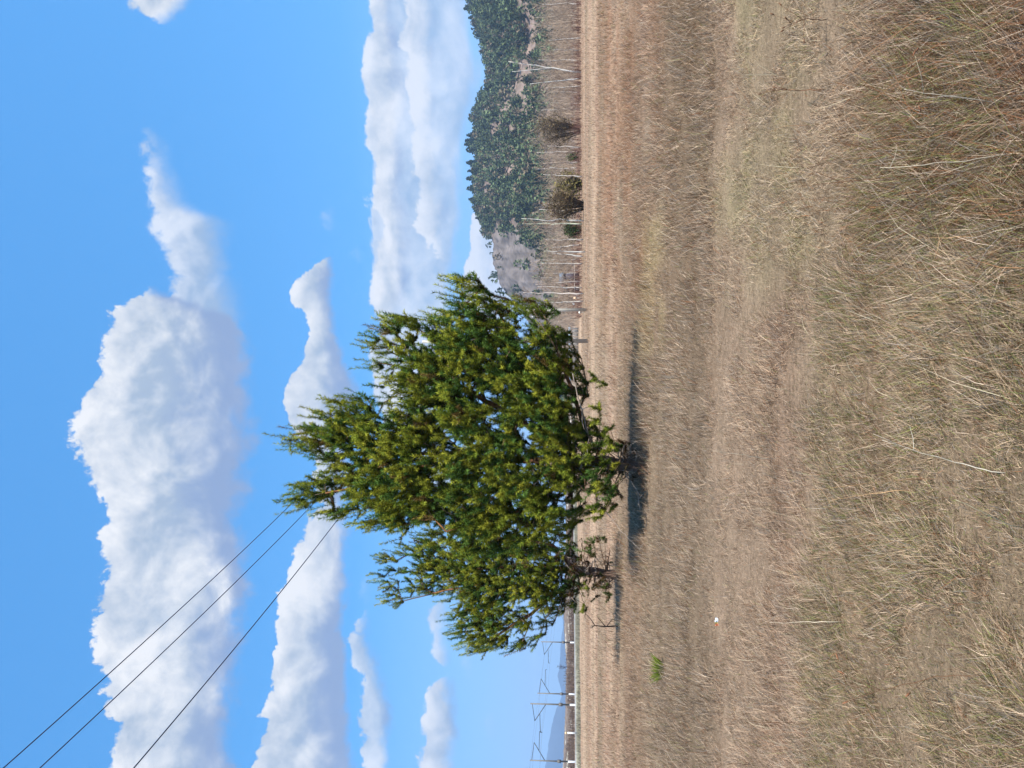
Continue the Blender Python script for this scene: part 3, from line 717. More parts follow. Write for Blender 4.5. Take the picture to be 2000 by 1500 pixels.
ss = np.arange(-160, 1690, 5.0); dd = np.concatenate([np.linspace(D_FOOT - 60, D_TOP, 90), np.linspace(D_TOP + 12, 1700, 36)])
S, Dd = np.meshgrid(ss, dd, indexing='ij'); hx, hy = hill_xy(S.ravel(), Dd.ravel()); hz = hill_h(S.ravel(), Dd.ravel())
cw = cliff_w(S.ravel(), Dd.ravel())
rough = (fbm(S.ravel() * 0.08, Dd.ravel() * 0.05, 79) - .5) * 9 * cw + (fbm(S.ravel() * 0.2, Dd.ravel() * 0.08, 80) - .5) * 2.0
hz2 = hz + np.where(hz > 1, rough, 0)
SOIL = lin(158, 134, 122); SOIL2 = lin(112, 100, 86); ROCK = lin(122, 112, 106)
n = fbm(hx * 0.03, hy * 0.03, 81)[:, None]; n2 = fbm(hx * 0.11, hy * 0.09, 83)[:, None]
hc = SOIL * n2 + SOIL2 * (1 - n2); hc = hc * (1 - cw[:, None]) + (ROCK * (0.45 + 0.9 * fbm(S.ravel() * 0.16, hz * 0.07, 87)[:, None])) * cw[:, None]
lowland = smooth(700, 860, S.ravel())[:, None]; hc = hc * (1 - lowland) + (lin(126, 108, 92) * (0.7 + 0.6 * n)) * lowland
pale_ = (lowland[:, 0] * smooth(0.62, 0.66, fbm(S.ravel() * 0.012, Dd.ravel() * 0.02, 85)))[:, None]; hc = hc * (1 - pale_) + lin(206, 196, 176) * pale_
I = np.arange(len(ss) * len(dd)).reshape(len(ss), len(dd))
mb = MB(); mb.add(np.stack([hx, hy, hz2], 1), quads=np.stack([I[:-1, :-1], I[:-1, 1:], I[1:, 1:], I[1:, :-1]], -1).reshape(-1, 4), col=hc)
M_HILL = mat_tint('hillside_soil', rough=1.0, noise=0.35, nscale=0.12, bump=0.0, spec=0.05)
tag(mb.build('hill', M_HILL, shade=True), kind='structure')

M_FAR = mat_tint('conifer_foliage', trans=0.1)
M_WOOD = mat_tint('bare_wood', rough=0.95, noise=0.2, nscale=3, spec=0.1)

def conifers(mbf, x, y, z, h, w, round_, tint, k=46):
    """crowns of leaf clumps, spiky or rounded, (N,) arrays"""
    n = len(x)
    t = RNG.random((n, k)) ** 0.8                                   # 0 bottom .. 1 top
    prof = (1 - t) ** 0.75 * (1 - round_[:, None]) + np.sqrt(np.clip(1 - (2 * t - 0.9) ** 2, 0.05, 1)) * 0.8 * round_[:, None]
    ang = RNG.random((n, k)) * 2 * math.pi; r = prof * w[:, None] * (0.35 + 0.65 * np.sqrt(RNG.random((n, k))))
    c = np.stack([x[:, None] + np.cos(ang) * r, y[:, None] + np.sin(ang) * r, z[:, None] + h[:, None] * (0.14 + 0.86 * t)], -1)
    outd = np.stack([np.cos(ang), np.sin(ang), 0.15 + 0.5 * RNG.normal(size=(n, k)) - 0.3 * (1 - round_[:, None])], -1)
    sz = (h[:, None] * (0.10 + 0.10 * RNG.random((n, k)))) * (1.15 - 0.55 * t)
    a_ = unit(outd) * sz[..., None]; b_ = unit(np.cross(outd, RNG.normal(size=(n, k, 3)))) * sz[..., None] * 0.6
    top = np.stack([x, y, z + h], -1)[:, None]
    c0 = c.reshape(-1, 3); a_ = a_.reshape(-1, 3); b_ = b_.reshape(-1, 3)
    v = np.stack([c0 - a_ * 0.4 - b_, c0 - a_ * 0.4 + b_, c0 + a_ + b_ * 0.3, c0 + a_ * 0.9 - b_ * 0.6], 1).reshape(-1, 3)
    col = np.repeat(np.repeat(tint, k, 0) * (0.6 + 0.8 * RNG.random((n * k, 1))), 4, 0)
    mbf.add(v, quads=np.arange(n * k * 4).reshape(-1, 4), col=col)

nT = 9000
s_ = RNG.uniform(-150, 860, nT); d_ = D_FOOT + 20 + (D_TOP + 60 - D_FOOT) * RNG.random(nT) ** 0.85
x_, y_ = hill_xy(s_, d_); h_ = hill_h(s_, d_)
vv = HOR - (h_ - CAM_H) / d_ * F
clear = fbm(x_ * 0.03, y_ * 0.02 + h_ * 0.05, 91) * 0.55 + fbm(x_ * 0.09, h_ * 0.13, 93) * 0.45
keep = (clear > 0.425 + 0.045 * smooth(20, 60, h_) * smooth(150, 330, s_)) & (RNG.random(nT) > cliff_w(s_, d_) * 0.97) & (h_ > 3)
keep &= ~((s_ > 120) & (s_ < 330) & (RNG.random(nT) < 0.25))
s_, d_, x_, y_, h_ = s_[keep], d_[keep], x_[keep], y_[keep], h_[keep]; n = len(s_)
hh = (4.5 + 9.0 * RNG.random(n) ** 1.4) * np.where(s_ > 640, 0.7, 1.0); ww = hh * RNG.uniform(0.22, 0.42, n)
tint = lin(74, 90, 64) * (1 - RNG.random((n, 1))) + lin(112, 122, 84) * RNG.random((n, 1)); tint = np.where(RNG.random((n, 1)) < 0.13, lin(136, 122, 98), tint)
mb = MB(); conifers(mb, x_, y_, h_ - 0.5, hh, ww, 0.25 + 0.75 * RNG.random(n), tint, 44)
o = mb.build('hill_forest', M_FAR); tag(o, 'dark evergreen forest with bare clearings covering the hillside', 'forest', kind='stuff')

# trees that stand out against the sky on the crest
crest = [(12, 20, 0.2, 'rounded pine on the hill crest nearest the top corner of the photo'), (30, 15, 0.3, 'small pine just below the highest pine of the crest'),
         (97, 15, 0.0, 'pointed spruce on the crest where the hilltop begins to drop'), (152, 9, 0.2, 'lone tiny spruce in the saddle of the hill'),
         (228, 18, 0.9, 'broad dark pine at the right end of the row of crest spires'), (261, 22, 0.0, 'thin spruce spire, first after the gap in the crest'),
         (271, 24, 0.0, 'thin spruce spire, second after the gap in the crest'), (279, 25, 0.05, 'tallest thin spruce spire of the crest'),
         (289, 22, 0.7, 'square topped pine beside the thin spires of the crest'), (315, 20, 0.3, 'wide pointed pine in the middle of the crest'),
         (331, 18, 0.1, 'slim pointed spruce in the middle of the crest'), (346, 21, 0.5, 'dense pine on the crest with a flat shoulder'),
         (365, 21, 0.6, 'round headed pine on the crest'), (387, 20, 0.2, 'leaning pointed pine where the crest starts to fall'),
         (424, 17, 0.1, 'single spruce below the crest above the bare rock face'), (452, 14, 0.2, 'small spruce standing over the bare rock face')]
for s, px_, rd, lab in crest:
    d0 = D_TOP + 10; x0, y0 = hill_xy(s, d0); z0 = float(hill_h(np.array([s]), np.array([d0]))[0])
    ht = px_ / F * d0 + 5; t = thing('crest_tree', (x0, y0, z0 - 0.5), lab, 'tree', 'trees along the crest of the hill')
    mb = MB(); mb.tube([(x0, y0, z0 - 1), (x0, y0, z0 + ht * 0.8)], [0.3, 0.08], 5, lin(96, 78, 64)); mb.build('trunk', M_WOOD, t, origin=(x0, y0, z0 - .5))
    mb = MB(); conifers(mb, np.array([x0]), np.array([y0]), np.array([z0]), np.array([ht]), np.array([ht * (0.14 + 0.16 * rd)]), np.array([rd]), lin(74, 92, 68)[None], 130)
    mb.build('crown', M_FAR, t, origin=(x0, y0, z0 - .5))

# ---------------------------------------------------------------- far blue mountains (left)
mp_ = [(900, 1110), (1100, 1106), (1240, 1098), (1280, 1093), (1320, 1091), (1352, 1097), (1368, 1096), (1380, 1089), (1395, 1082), (1410, 1078), (1425, 1075), (1440, 1073), (1455, 1070), (1470, 1070), (1487, 1067), (1520, 1063), (1600, 1052), (1720, 1048), (1900, 1070)]
my = np.arange(900, 1900, 5.0); mv = np.interp(my, [p[0] for p in mp_], [p[1] for p in mp_]) - 5 * (fbm(my * 0.05, my * 0, 95) - .5)
DM = 6800.0; rows = []
for f, dm in ((0.0, DM - 1500), (0.3, DM - 1000), (0.62, DM - 500), (0.85, DM - 200), (1.0, DM), (0.5, DM + 900), (0.0, DM + 1900)):
    hgt = ((HOR - mv) / F * DM + CAM_H) * f * (1 + (0.7 * (fbm(my * 0.03, np.full(len(my), f * 3), 97) - .5) if 0 < f < 1 else 0)) - (3 if f == 0 else 0)
    rows.append(np.stack([(750 - my) / F * dm, np.full(len(my), dm), hgt], 1))
V = np.concatenate(rows); nn = len(my); I = np.arange(len(V)).reshape(len(rows), nn)
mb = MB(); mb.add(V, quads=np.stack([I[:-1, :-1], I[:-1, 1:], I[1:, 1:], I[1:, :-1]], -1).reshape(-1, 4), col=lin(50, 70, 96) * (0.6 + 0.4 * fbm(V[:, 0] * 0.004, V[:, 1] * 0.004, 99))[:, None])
tag(mb.build('mountains', M_HILL, shade=True), kind='structure')

# ---------------------------------------------------------------- bare trees and thickets at the field's edge
M_TWIG = mat_tint('bare_twigs', trans=0.1)
def saplings(mbx, x, y, z, h, tint, kt=16, w=0.05, spread=0.55):
    n = len(x); b = np.stack([x, y, z], 1)
    up_ = unit(np.stack([RNG.normal(size=n) * 0.12, RNG.normal(size=n) * 0.12, np.ones(n)], 1))
    mbx.ribbons(b, up_, h, np.full(n, w * 1.4), RNG.normal(size=(n, 3)) * 0.15, tint)
    t = 0.15 + 0.8 * RNG.random((n, kt)); p = b[:, None] + up_[:, None] * (h[:, None] * t)[..., None]
    d = RNG.normal(size=(n, kt, 3)); d[..., 2] = np.abs(d[..., 2]) * 0.5 + 0.6; d = unit(d * np.array([spread, spread, 1]))
    l = (h[:, None] * (0.16 + 0.30 * RNG.random((n, kt)))) * (1.2 - 0.6 * t)
    mbx.ribbons(p.reshape(-1, 3), d.reshape(-1, 3), l.ravel(), np.full(n * kt, w * 0.8), np.repeat(RNG.normal(size=(n, 3)) * .15, kt, 0), np.repeat(tint, kt, 0) * (0.7 + 0.6 * RNG.random((n * kt, 1))))

mb = MB(); nS = 3200
s = RNG.uniform(-140, 760, nS); d = RNG.uniform(132, 290, nS); x = (750 - s) / F * d
hS = (5.0 + 4.6 * RNG.random(nS)) * (0.7 + 0.6 * fbm(s * 0.02, d * 0.0, 101)) * np.where(s > 560, 0.8, 1.0)
k = fbm(s * 0.018, d * 0.01, 103)[:, None]
tS = lin(190, 172, 156) * k + lin(168, 144, 118) * (1 - k)
saplings(mb, x, d, np.zeros(nS) - 0.1, hS, tS, 16, 0.055)
nS = 1100; s = RNG.uniform(-140, 620, nS); d = RNG.uniform(118, 134, nS) - s * 0.012; x = (750 - s) / F * d
saplings(mb, x, d, np.zeros(nS) - 0.1, 0.7 + 1.5 * RNG.random(nS) ** 2, lin(128, 96, 84) * (0.8 + 0.4 * RNG.random((nS, 1))), 12, 0.04, 0.9)
o = mb.build('bare_thicket', M_TWIG); tag(o, 'grey brown mass of leafless young trees at the foot of the hill', 'thicket', kind='stuff')
mb = MB(); nS = 4500
s = RNG.uniform(880, 1690, nS); d = RNG.uniform(300, 430, nS); x = (750 - s) / F * d
saplings(mb, x, d, np.zeros(nS) - 0.2, (1.8 + 2.4 * RNG.random(nS) ** 1.5) * (0.6 + 0.7 * fbm(s * 0.015, d * 0, 105)), lin(120, 100, 86) * (0.75 + 0.5 * RNG.random((nS, 1))), 9, 0.14, 0.9)
o = mb.build('brush_belt', M_TWIG); tag(o, 'low belt of brown leafless brush beyond the railway', 'thicket', kind='stuff')

M_BIRCH, nt, out = newmat('birch_bark')
a = N(nt, 'ShaderNodeAttribute', attribute_name='tint'); tc = N(nt, 'ShaderNodeTexCoord'); mp = N(nt, 'ShaderNodeMapping'); mp.inputs['Scale'].default_value = (1.5, 1.5, 6)
nz = N(nt, 'ShaderNodeTexNoise'); nz.inputs['Scale'].default_value = 1.6; nz.inputs['Detail'].default_value = 4; mr = N(nt, 'ShaderNodeMapRange')
for i, kx in enumerate((0.56, 0.68, 1.0, 0.25)): mr.inputs[i + 1].default_value = kx
vm = N(nt, 'ShaderNodeVectorMath', operation='SCALE'); p = N(nt, 'ShaderNodeBsdfPrincipled'); p.inputs['Roughness'].default_value = 0.8
for i_, o_ in ((mp.inputs[0], tc.outputs['Object']), (nz.inputs['Vector'], mp.outputs[0]), (mr.inputs[0], nz.outputs[0]), (vm.inputs[0], a.outputs['Color']), (vm.inputs['Scale'], mr.outputs[0]), (p.inputs['Base Color'], vm.outputs[0]), (out.inputs['Surface'], p.outputs[0])):
    nt.links.new(o_, i_)

def bare_tree(name, label, base, top_v, top_s, width_px, seed, trunk_col, twig_col, nb=22, group=None, fork=None, tr=None, M=None, low=0.25, spread=0.8, cat='tree'):
    rng = np.random.default_rng(seed)
    b = ground_at(*base); d = b[1]; b[2] = -0.05; tp = at(top_v, top_s, d); H = tp[2]
    t = thing(name, (b[0], b[1], 0), label, cat, group)
    r0 = tr or max(0.07, width_px / F * d / 2)
    nseg = 9; f = np.linspace(0, 1, nseg)[:, None]
    P = b * (1 - f) + tp * f + rng.normal(size=(nseg, 3)) * np.array([0.10, 0.10, 0]) * np.sin(f * math.pi) * H / 9
    mb = MB(); mb.tube(P, np.linspace(r0, r0 * 0.22, nseg), 7, trunk_col)
    if fork:
        q = at(fork[0], fork[1], d); i0 = 3; f2 = np.linspace(0, 1, 6)[:, None]; mb.tube(P[i0] * (1 - f2) + q * f2, np.linspace(r0 * .6, r0 * .15, 6), 6, trunk_col)
    mb.build('trunk', M or M_BIRCH, t, shade=True, origin=(b[0], b[1], 0))
    mb = MB()
    for i in range(nb):
        u = low + (0.97 - low) * rng.random(); j = u * (nseg - 1); p0 = P[int(j)] * (1 - j % 1) + P[min(int(j) + 1, nseg - 1)] * (j % 1)
        a = rng.random() * 6.283; L_ = H * (0.30 - 0.2 * u) * (0.6 + 0.8 * rng.random())
        dr = unit(np.array([math.cos(a) * spread, math.sin(a) * spread, 0.75 + 0.4 * rng.random()])); e = p0 + dr * L_; mid = p0 + dr * L_ * .5 - np.array([0, 0, .05 * L_])
        rb = r0 * 0.22 * (1.2 - u); mb.tube([p0, mid, e], [max(rb, .018), max(rb * .6, .014), .008], 4, twig_col)
        kq = 14; tt = rng.random((kq, 1)) * .85 + .15; pp = p0 + (e - p0) * tt; dd_ = rng.normal(size=(kq, 3)) * 0.6 + dr
        mb.ribbons(pp, unit(dd_), L_ * (0.2 + 0.35 * rng.random(kq)), np.full(kq, 0.035), rng.normal(size=(kq, 3)) * .1 - np.array([0, 0, .12]), np.broadcast_to(twig_col, (kq, 3)) * (0.8 + .4 * rng.random((kq, 1))))
    mb.build('branches', M_TWIG, t, origin=(b[0], b[1], 0))
    return t
WH = lin(226, 220, 210); TW = lin(150, 128, 112)
GB = 'slender bare trees inside the thicket'
G = 'birches along the edge of the field'
bare_tree('birch_tree', 'tall forked white birch, nearer the top of the photo of the pair', (1135, 141), 993, 120, 3.6, 1, WH, lin(176, 160, 148), 30, G, fork=(1000, 140))
bare_tree('birch_tree', 'white birch leaning beside the tall forked birch', (1135, 152), 1035, 164, 3.2, 2, WH, lin(158, 138, 124), 22, G)
bare_tree('birch_tree', 'slim white birch with a pinkish trunk next to a small green bush', (1133, 316), 1060, 319, 3.0, 3, lin(236, 218, 206), TW, 16, G)
bare_tree('birch_tree', 'crooked white birch between a green bush and an olive shrub', (1130, 328), 1046, 330, 3.0, 4, WH, TW, 18, G, fork=(1090, 345))
bare_tree('birch_tree', 'tall thin white birch with a dark shrub at its foot', (1140, 431), 1018, 427, 3.2, 5, WH, TW, 14, G)
bare_tree('birch_tree', 'yellowish white birch, twin of the tall thin one', (1138, 437), 1020, 437, 2.8, 6, lin(226, 226, 196), TW, 14, G)
bare_tree('birch_tree', 'white birch first in the row of bare trunks below the rock face', (1143, 492), 1062, 490, 2.8, 7, WH, TW, 12, G)
bare_tree('birch_tree', 'curved white birch second in the row below the rock face', (1139, 501), 1078, 494, 2.6, 8, WH, TW, 12, G)
bare_tree('birch_tree', 'bright white birch third in the row below the rock face', (1131, 507), 1052, 508, 2.8, 9, WH, TW, 12, G)
bare_tree('birch_tree', 'pale birch behind the fence, nearest the rock face', (1130, 523), 1078, 521, 2.2, 10, lin(204, 190, 176), TW, 10, G)
bare_tree('birch_tree', 'grey white birch behind the middle of the fence', (1130, 534), 1060, 534, 2.6, 11, lin(216, 212, 204), TW, 10, G)
bare_tree('birch_tree', 'grey white birch standing left of the dark brown shed', (1130, 543), 1058, 542, 2.6, 12, lin(218, 214, 206), TW, 10, G)
bare_tree('birch_tree', 'pale brown birch between the two brown sheds', (1131, 556), 1045, 556, 2.6, 13, lin(206, 188, 170), TW, 10, G)
bare_tree('birch_tree', 'tall pale birch close to the concrete pole', (1140, 573), 1022, 571, 3.0, 14, lin(228, 214, 200), TW, 14, G)
bare_tree('birch_tree', 'spreading pale tree near the photo corner at the field edge', (1128, 52), 1040, 50, 2.4, 15, lin(214, 200, 178), lin(198, 182, 160), 46, G, low=0.05, spread=1.1)
bare_tree('birch_tree', 'spreading pale tree beside the dark evergreen at the hill foot', (1128, 30), 1046, 34, 2.2, 16, lin(210, 194, 170), lin(192, 176, 154), 42, G, low=0.05, spread=1.1)
bare_tree('birch_tree', 'grey tree trunk in the thicket before the two tall birches', (1131, 98), 1082, 97, 2.0, 17, lin(186, 182, 178), lin(160, 150, 142), 16, G)
bare_tree('birch_tree', 'grey tree trunk on its own after the two tall birches', (1133, 180), 1070, 180, 2.0, 18, lin(190, 178, 166), lin(158, 144, 132), 16, G)

for i_, s_b in enumerate((-20, 8, 74, 118, 168, 202, 212, 288, 296, 345, 380, 414, 468, 478, 515, 549, 562, 588)):
    v_b = 1131 + (i_ * 7) % 5 + (4 if s_b > 330 else 0); bare_tree('slender_tree', 'slender pale leafless tree rising inside the thicket below the hill', (v_b, s_b), 1046 + (i_ * 13) % 34, s_b + (i_ * 5) % 11 - 5, 2.0, 60 + i_, lin(232, 220, 206) * (.8 + .3 * ((i_ * 3) % 5) / 5), lin(168, 148, 130), 26, GB, low=0.15, spread=0.9, tr=0.10)
def bush(name, label, s, v_base, v_top, half_px, seed, tint, twig, leafy, n=420, cat='shrub'):
    rng = np.random.default_rng(seed); b = ground_at(v_base, s); d = b[1]; H = at(v_top, s, d)[2]; Rr = half_px / F * d
    t = thing(name, (b[0], b[1], 0), label, cat, 'shrubs along the edge of the field')
    mb = MB()
    ends = []
    for i in range(26):
        a = rng.random() * 6.283; r = Rr * math.sqrt(rng.random()); e = np.array([b[0] + math.cos(a) * r, b[1] + math.sin(a) * r, H * (0.55 + 0.45 * rng.random()) * (1 - 0.35 * (r / Rr) ** 2)])
        p0 = np.array([b[0] + math.cos(a) * r * .25, b[1] + math.sin(a) * r * .25, -0.05]); mid = (p0 + e) / 2 + np.array([0, 0, .12 * H]); mb.tube([p0, mid, e], [.07, .045, .012], 4, twig)
        q = 40; tt = 0.25 + .75 * rng.random((q, 1)); pp = p0 * (1 - tt) ** 2 + 2 * mid * tt * (1 - tt) + e * tt ** 2
        dd_ = rng.normal(size=(q, 3)); dd_[:, 2] = abs(dd_[:, 2]); mb.ribbons(pp, unit(dd_), H * (0.10 + .2 * rng.random(q)), np.full(q, .05), rng.normal(size=(q, 3)) * .1, np.broadcast_to(twig, (q, 3)) * (.7 + .6 * rng.random((q, 1))))
        ends.append(pp)
    mb.build('branches', M_TWIG, t, origin=(b[0], b[1], 0))
    pp = np.concatenate(ends); m_ = int(n * leafy)
    if m_:
        pp = pp[rng.integers(0, len(pp), m_)] + rng.normal(size=(m_, 3)) * 0.4; pp[:, 2] = np.maximum(pp[:, 2], .1)
        mb = MB(); mb.ribbons(pp, unit(rng.normal(size=(m_, 3))), 0.18 + .16 * rng.random(m_), np.full(m_, .16), rng.normal(size=(m_, 3)) * .03, tint * (.6 + .8 * rng.random((m_, 1)))); mb.build('foliage', M_TWIG, t, origin=(b[0], b[1], 0))
bush('bare_shrub', 'large dark brown shrub with tangled bare branches', 250, 1134, 1032, 40, 1, lin(134, 116, 84), lin(112, 98, 84), 1.6, 620)
bush('olive_shrub', 'rounded olive shrub beside the crooked birch', 362, 1137, 1080, 34, 2, lin(146, 134, 80), lin(104, 92, 66), 1.6, 700)
bush('bare_shrub', 'wide brown shrub with dense twigs next to the tall thin birch', 402, 1140, 1058, 36, 3, lin(120, 104, 74), lin(104, 88, 70), 1.3, 700)
bush('green_bush', 'small dark green bush at the foot of the tall thin birches', 450, 1136, 1098, 15, 4, lin(76, 92, 52), lin(90, 80, 60), 2.6, 500)
bush('green_bush', 'tiny bright green bush touching the pinkish birch trunk', 307, 1131, 1106, 9, 5, lin(86, 112, 52), lin(90, 80, 60), 2.0, 360)
# ---------------------------------------------------------------- poles, lines, railway, small things
M_PAINT = mat_tint('weathered_surface', rough=0.75, noise=0.15, nscale=4)
M_METAL = mat_tint('painted_steel', rough=0.55, noise=0.08, nscale=3)
CONC = lin(196, 190, 178)
# concrete pole carrying the three cables: it stands behind the big pine
D_P = 75.0; pb = at(1148, 666, D_P); pX = pb[0]; POLE_H = 12.9
t = thing('power_pole', (pX, D_P, 0), 'thick concrete power pole mostly hidden behind the big pine', 'pole')
LDIR = unit(np.array([11.9, 59.0])); LN = np.array([LDIR[1], -LDIR[0]])           # along and across the line
def cable(label, pts_px, off, zfix=None):
    """hangs from the pole and passes over the viewer's left; its sag is fitted to sight points"""
    e = np.array([pX + LN[0] * off, D_P + LN[1] * off]); rows = []
    for v, y in pts_px:
        k = ray(v, y); r_ = np.linalg.solve(np.array([[k[0], LDIR[0]], [k[1], LDIR[1]]]), e); rows.append((r_[1], CAM_H + k[2] * r_[0]))
    u = np.array([r_[0] for r_ in rows]); z = np.array([r_[1] for r_ in rows])
    b_ = np.polyfit(u, z - 0.0016 * u * u, 1); sol = np.array([0.0016, b_[0], b_[1]])
    uu = np.linspace(0, 82, 80); P = np.stack([e[0] - LDIR[0] * uu, e[1] - LDIR[1] * uu, np.polyval(sol, uu)], 1)
    mb = MB(); mb.tube(P, 0.014, 6, lin(70, 84, 112)); o = mb.build('power_cable', M_METAL, shade=True)
    tag(o, label, 'cable', 'overhead power cables'); E = P[0]; ZE.append(E); ins = MB(); ins.tube([E - [0, 0, .34], E - [0, 0, .16], E], [.05, .07, .04], 8, lin(130, 96, 80)); ins.build('insulator', M_PAINT, t, origin=(pX, D_P, 0))
ZE = []
cable('topmost of the three dark cables crossing the sky', [(10, 1490), (205, 1330), (490, 1060), (575, 980), (632, 920)], 0.0)
cable('middle one of the three dark cables, close to the topmost', [(70, 1497), (220, 1370), (480, 1130), (600, 990)], -0.5)
cable('lowest of the three dark cables, apart from the other two', [(250, 1500), (490, 1245), (600, 1090), (660, 1010)], 0.3)

for zz, ll in (((ZE[0][2] + ZE[1][2]) / 2 - .38, 1.5), (ZE[2][2] - .38, 1.0)):
    mb = MB(); mb.box((pX, D_P, zz), (ll, 0.12, 0.12), math.atan2(LN[1], LN[0]), lin(120, 118, 114)); mb.build('crossarm', M_METAL, t, origin=(pX, D_P, 0))
ptop = max(z_[2] for z_ in ZE) + .1; mb = MB(); mb.tube([(pX, D_P, -.2), (pX, D_P, ptop)], [0.21, 0.15], 10, CONC); mb.build('shaft', M_PAINT, t, shade=True, origin=(pX, D_P, 0))
# low pole beside the pine, seen against the hill
b = ground_at(1146, 605); d = b[1]; H = at(1027, 604, d)[2]
t = thing('utility_pole', (b[0], d, 0), 'pale concrete utility pole with two short crossarms in front of the hill', 'pole')
mb = MB(); mb.tube([(b[0], d, -.2), (b[0], d, H)], [0.17, 0.12], 9, lin(206, 200, 184)); mb.build('shaft', M_PAINT, t, shade=True, origin=(b[0], d, 0))
for zz, ll in ((1045, 1.5), (1058, 1.1)):
    z = at(zz, 605, d)[2]; mb = MB(); mb.box((b[0], d - .16, z), (ll, .1, .1), 0.1, lin(180, 174, 164)); mb.build('crossarm', M_METAL, t, origin=(b[0], d, 0))
    for sx in (-1, 1):
        mb = MB(); q = np.array([b[0] + sx * ll * .46, d - .16, z + .05]); mb.tube([q, q + [0, 0, .12], q + [0, 0, .28]], [.05, .08, .05], 7, lin(222, 224, 222)); mb.build('insulator', M_PAINT, t, origin=(b[0], d, 0))

# railway: pale ballast bank, masts in pairs, wires
RD = unit(np.array([0.24, 1.0])); 
bank = [(-240, 96), (-120, 128), (-66, 152), (-52, 205), (-42, 300)]
mastdef = [('nearest', 1488, 1035, 1123, 1, 'catenary mast nearest the photo corner, white painted foot, arm towards the tallest mast'),
           ('second', 1377, 1036, 1127, -1, 'tallest catenary mast with a white foot, arm reaching to the corner mast'),
           ('third', 1356, 1050, 1122, 1, 'smaller catenary mast just beside the tallest one, arm towards the pine'),
           ('fourth', 1255, 1057, 1124, -1, 'smaller catenary mast partly covered by the pine foliage')]
GM = lin(128, 124, 118); tops = []
for _, s, vt, vb, sd, lab in mastdef:
    Hm = 8.6; d = Hm * F / (vb - vt); p = at(vb, s, d); z0 = p[2]; x0 = p[0]
    tops.append((x0, d, z0, sd, Hm))
    t = thing('catenary_mast', (x0, d, z0), lab, 'mast', 'railway masts')
    O = (x0, d, z0)
    mb = MB(); mb.tube([(x0, d, z0 + 1.3), (x0, d, z0 + Hm)], [0.16, 0.11], 8, GM); mb.build('post', M_METAL, t, shade=True, origin=O)
    mb = MB(); mb.tube([(x0, d, z0 - 1.2), (x0, d, z0 + 1.32)], [0.20, 0.18], 8, lin(222, 224, 230)); mb.build('foot', M_PAINT, t, shade=True, origin=O)
    a0 = np.array([x0, d, z0 + Hm - 0.35]); e0 = a0 + np.array([sd * 3.3, 0.3, -0.45]); l0 = np.array([x0, d, z0 + Hm - 2.9])
    mb = MB(); dk = lin(84, 92, 104)
    mb.tube([a0, e0], 0.06, 5, dk); mb.tube([l0, e0], 0.08, 5, dk); k = l0 * 0.45 + e0 * 0.55; kb = k + np.array([sd * 3.6, 0.2, -0.1]); mb.tube([k, kb], 0.06, 5, dk); mb.tube([kb, kb - [0, 0, .35]], .06, 5, dk)
    mb.build('cantilever', M_METAL, t, origin=O)
    mb = MB(); mb.box((x0, d, z0 + 3.0), (.5, .4, .7), .1, lin(120, 116, 112)); mb.build('box', M_PAINT, t, origin=O)
    tops[-1] = tops[-1] + (e0, kb - np.array([0, 0, .35]))
for (i, j), lab in (((0, 2), 'railway contact wire on the outer track'), ((1, 3), 'railway contact wire on the inner track')):
    for q, nm, zl in ((5, 'messenger_wire', 'upper carrying wire of the ' + ('outer' if i == 0 else 'inner') + ' railway track'), (6, 'contact_wire', lab)):
        A_, B_ = np.array(tops[i][q]), np.array(tops[j][q]); dv = B_ - A_
        P = [A_ - dv * 1.6, A_ - dv * .8 - [0, 0, .5], A_, A_ + dv * .5 - [0, 0, .25], B_, B_ + dv * .7 - [0, 0, .3], B_ + dv * 1.5]
        mb = MB(); mb.tube(P, 0.014, 4, lin(140, 156, 176)); tag(mb.build(nm, M_METAL), zl, 'wire', 'railway wires')
# ballast bank
P = []
for s, d in ((1760, 128), (1500, 140), (1377, 148), (1300, 165), (1220, 182), (1150, 200), (1060, 225), (960, 262), (800, 330)):
    P.append(((750 - s) / F * d, d))
P = np.array(P); tg = unit(np.gradient(P, axis=0)); nr_ = np.stack([-tg[:, 1], tg[:, 0]], 1)
if nr_[0, 1] > 0: nr_ = -nr_
mb = MB(); rows = [np.column_stack([P + nr_ * o_, np.full(len(P), z)]) for o_, z in ((6.5, -0.1), (3.2, 0.55), (2.4, 0.78), (-9, 0.80), (-13, -0.1))]
V = np.concatenate(rows); n_ = len(P); I = np.arange(len(V)).reshape(5, n_)
cc = np.concatenate([np.repeat(lin(*c)[None], n_, 0) for c in ((140, 136, 112), (150, 146, 126), (160, 158, 154), (150, 148, 146), (120, 110, 96))])
mb.add(V, quads=np.stack([I[:-1, :-1], I[:-1, 1:], I[1:, 1:], I[1:, :-1]], -1).reshape(-1, 4), col=cc)
tag(mb.build('railway_embankment', M_HILL), kind='structure')
nv = 9000; q = RNG.random(nv) * (n_ - 1.001); i0 = q.astype(int); f = (q - i0)[:, None]; B_ = P[i0] * (1 - f) + P[i0 + 1] * f + (nr_[i0] * (5.0 + 14 * RNG.random((nv, 1)) ** 1.3))
kk = fbm(B_[:, 0] * .12, B_[:, 1] * .12, 111)[:, None]
mb = MB(); mb.ribbons(np.column_stack([B_, np.zeros(nv)]), unit(RNG.normal(size=(nv, 3)) * .35 + [0, 0, 1]), .35 + .6 * RNG.random(nv), np.full(nv, .10), RNG.normal(size=(nv, 3)) * .1, lin(128, 128, 112) * kk * 1.3 + lin(176, 164, 140) * (1 - kk) * .9)
tag(mb.build('verge_grass', M_STRAW), 'rough grey green grass along the foot of the railway bank', 'grass', kind='stuff')
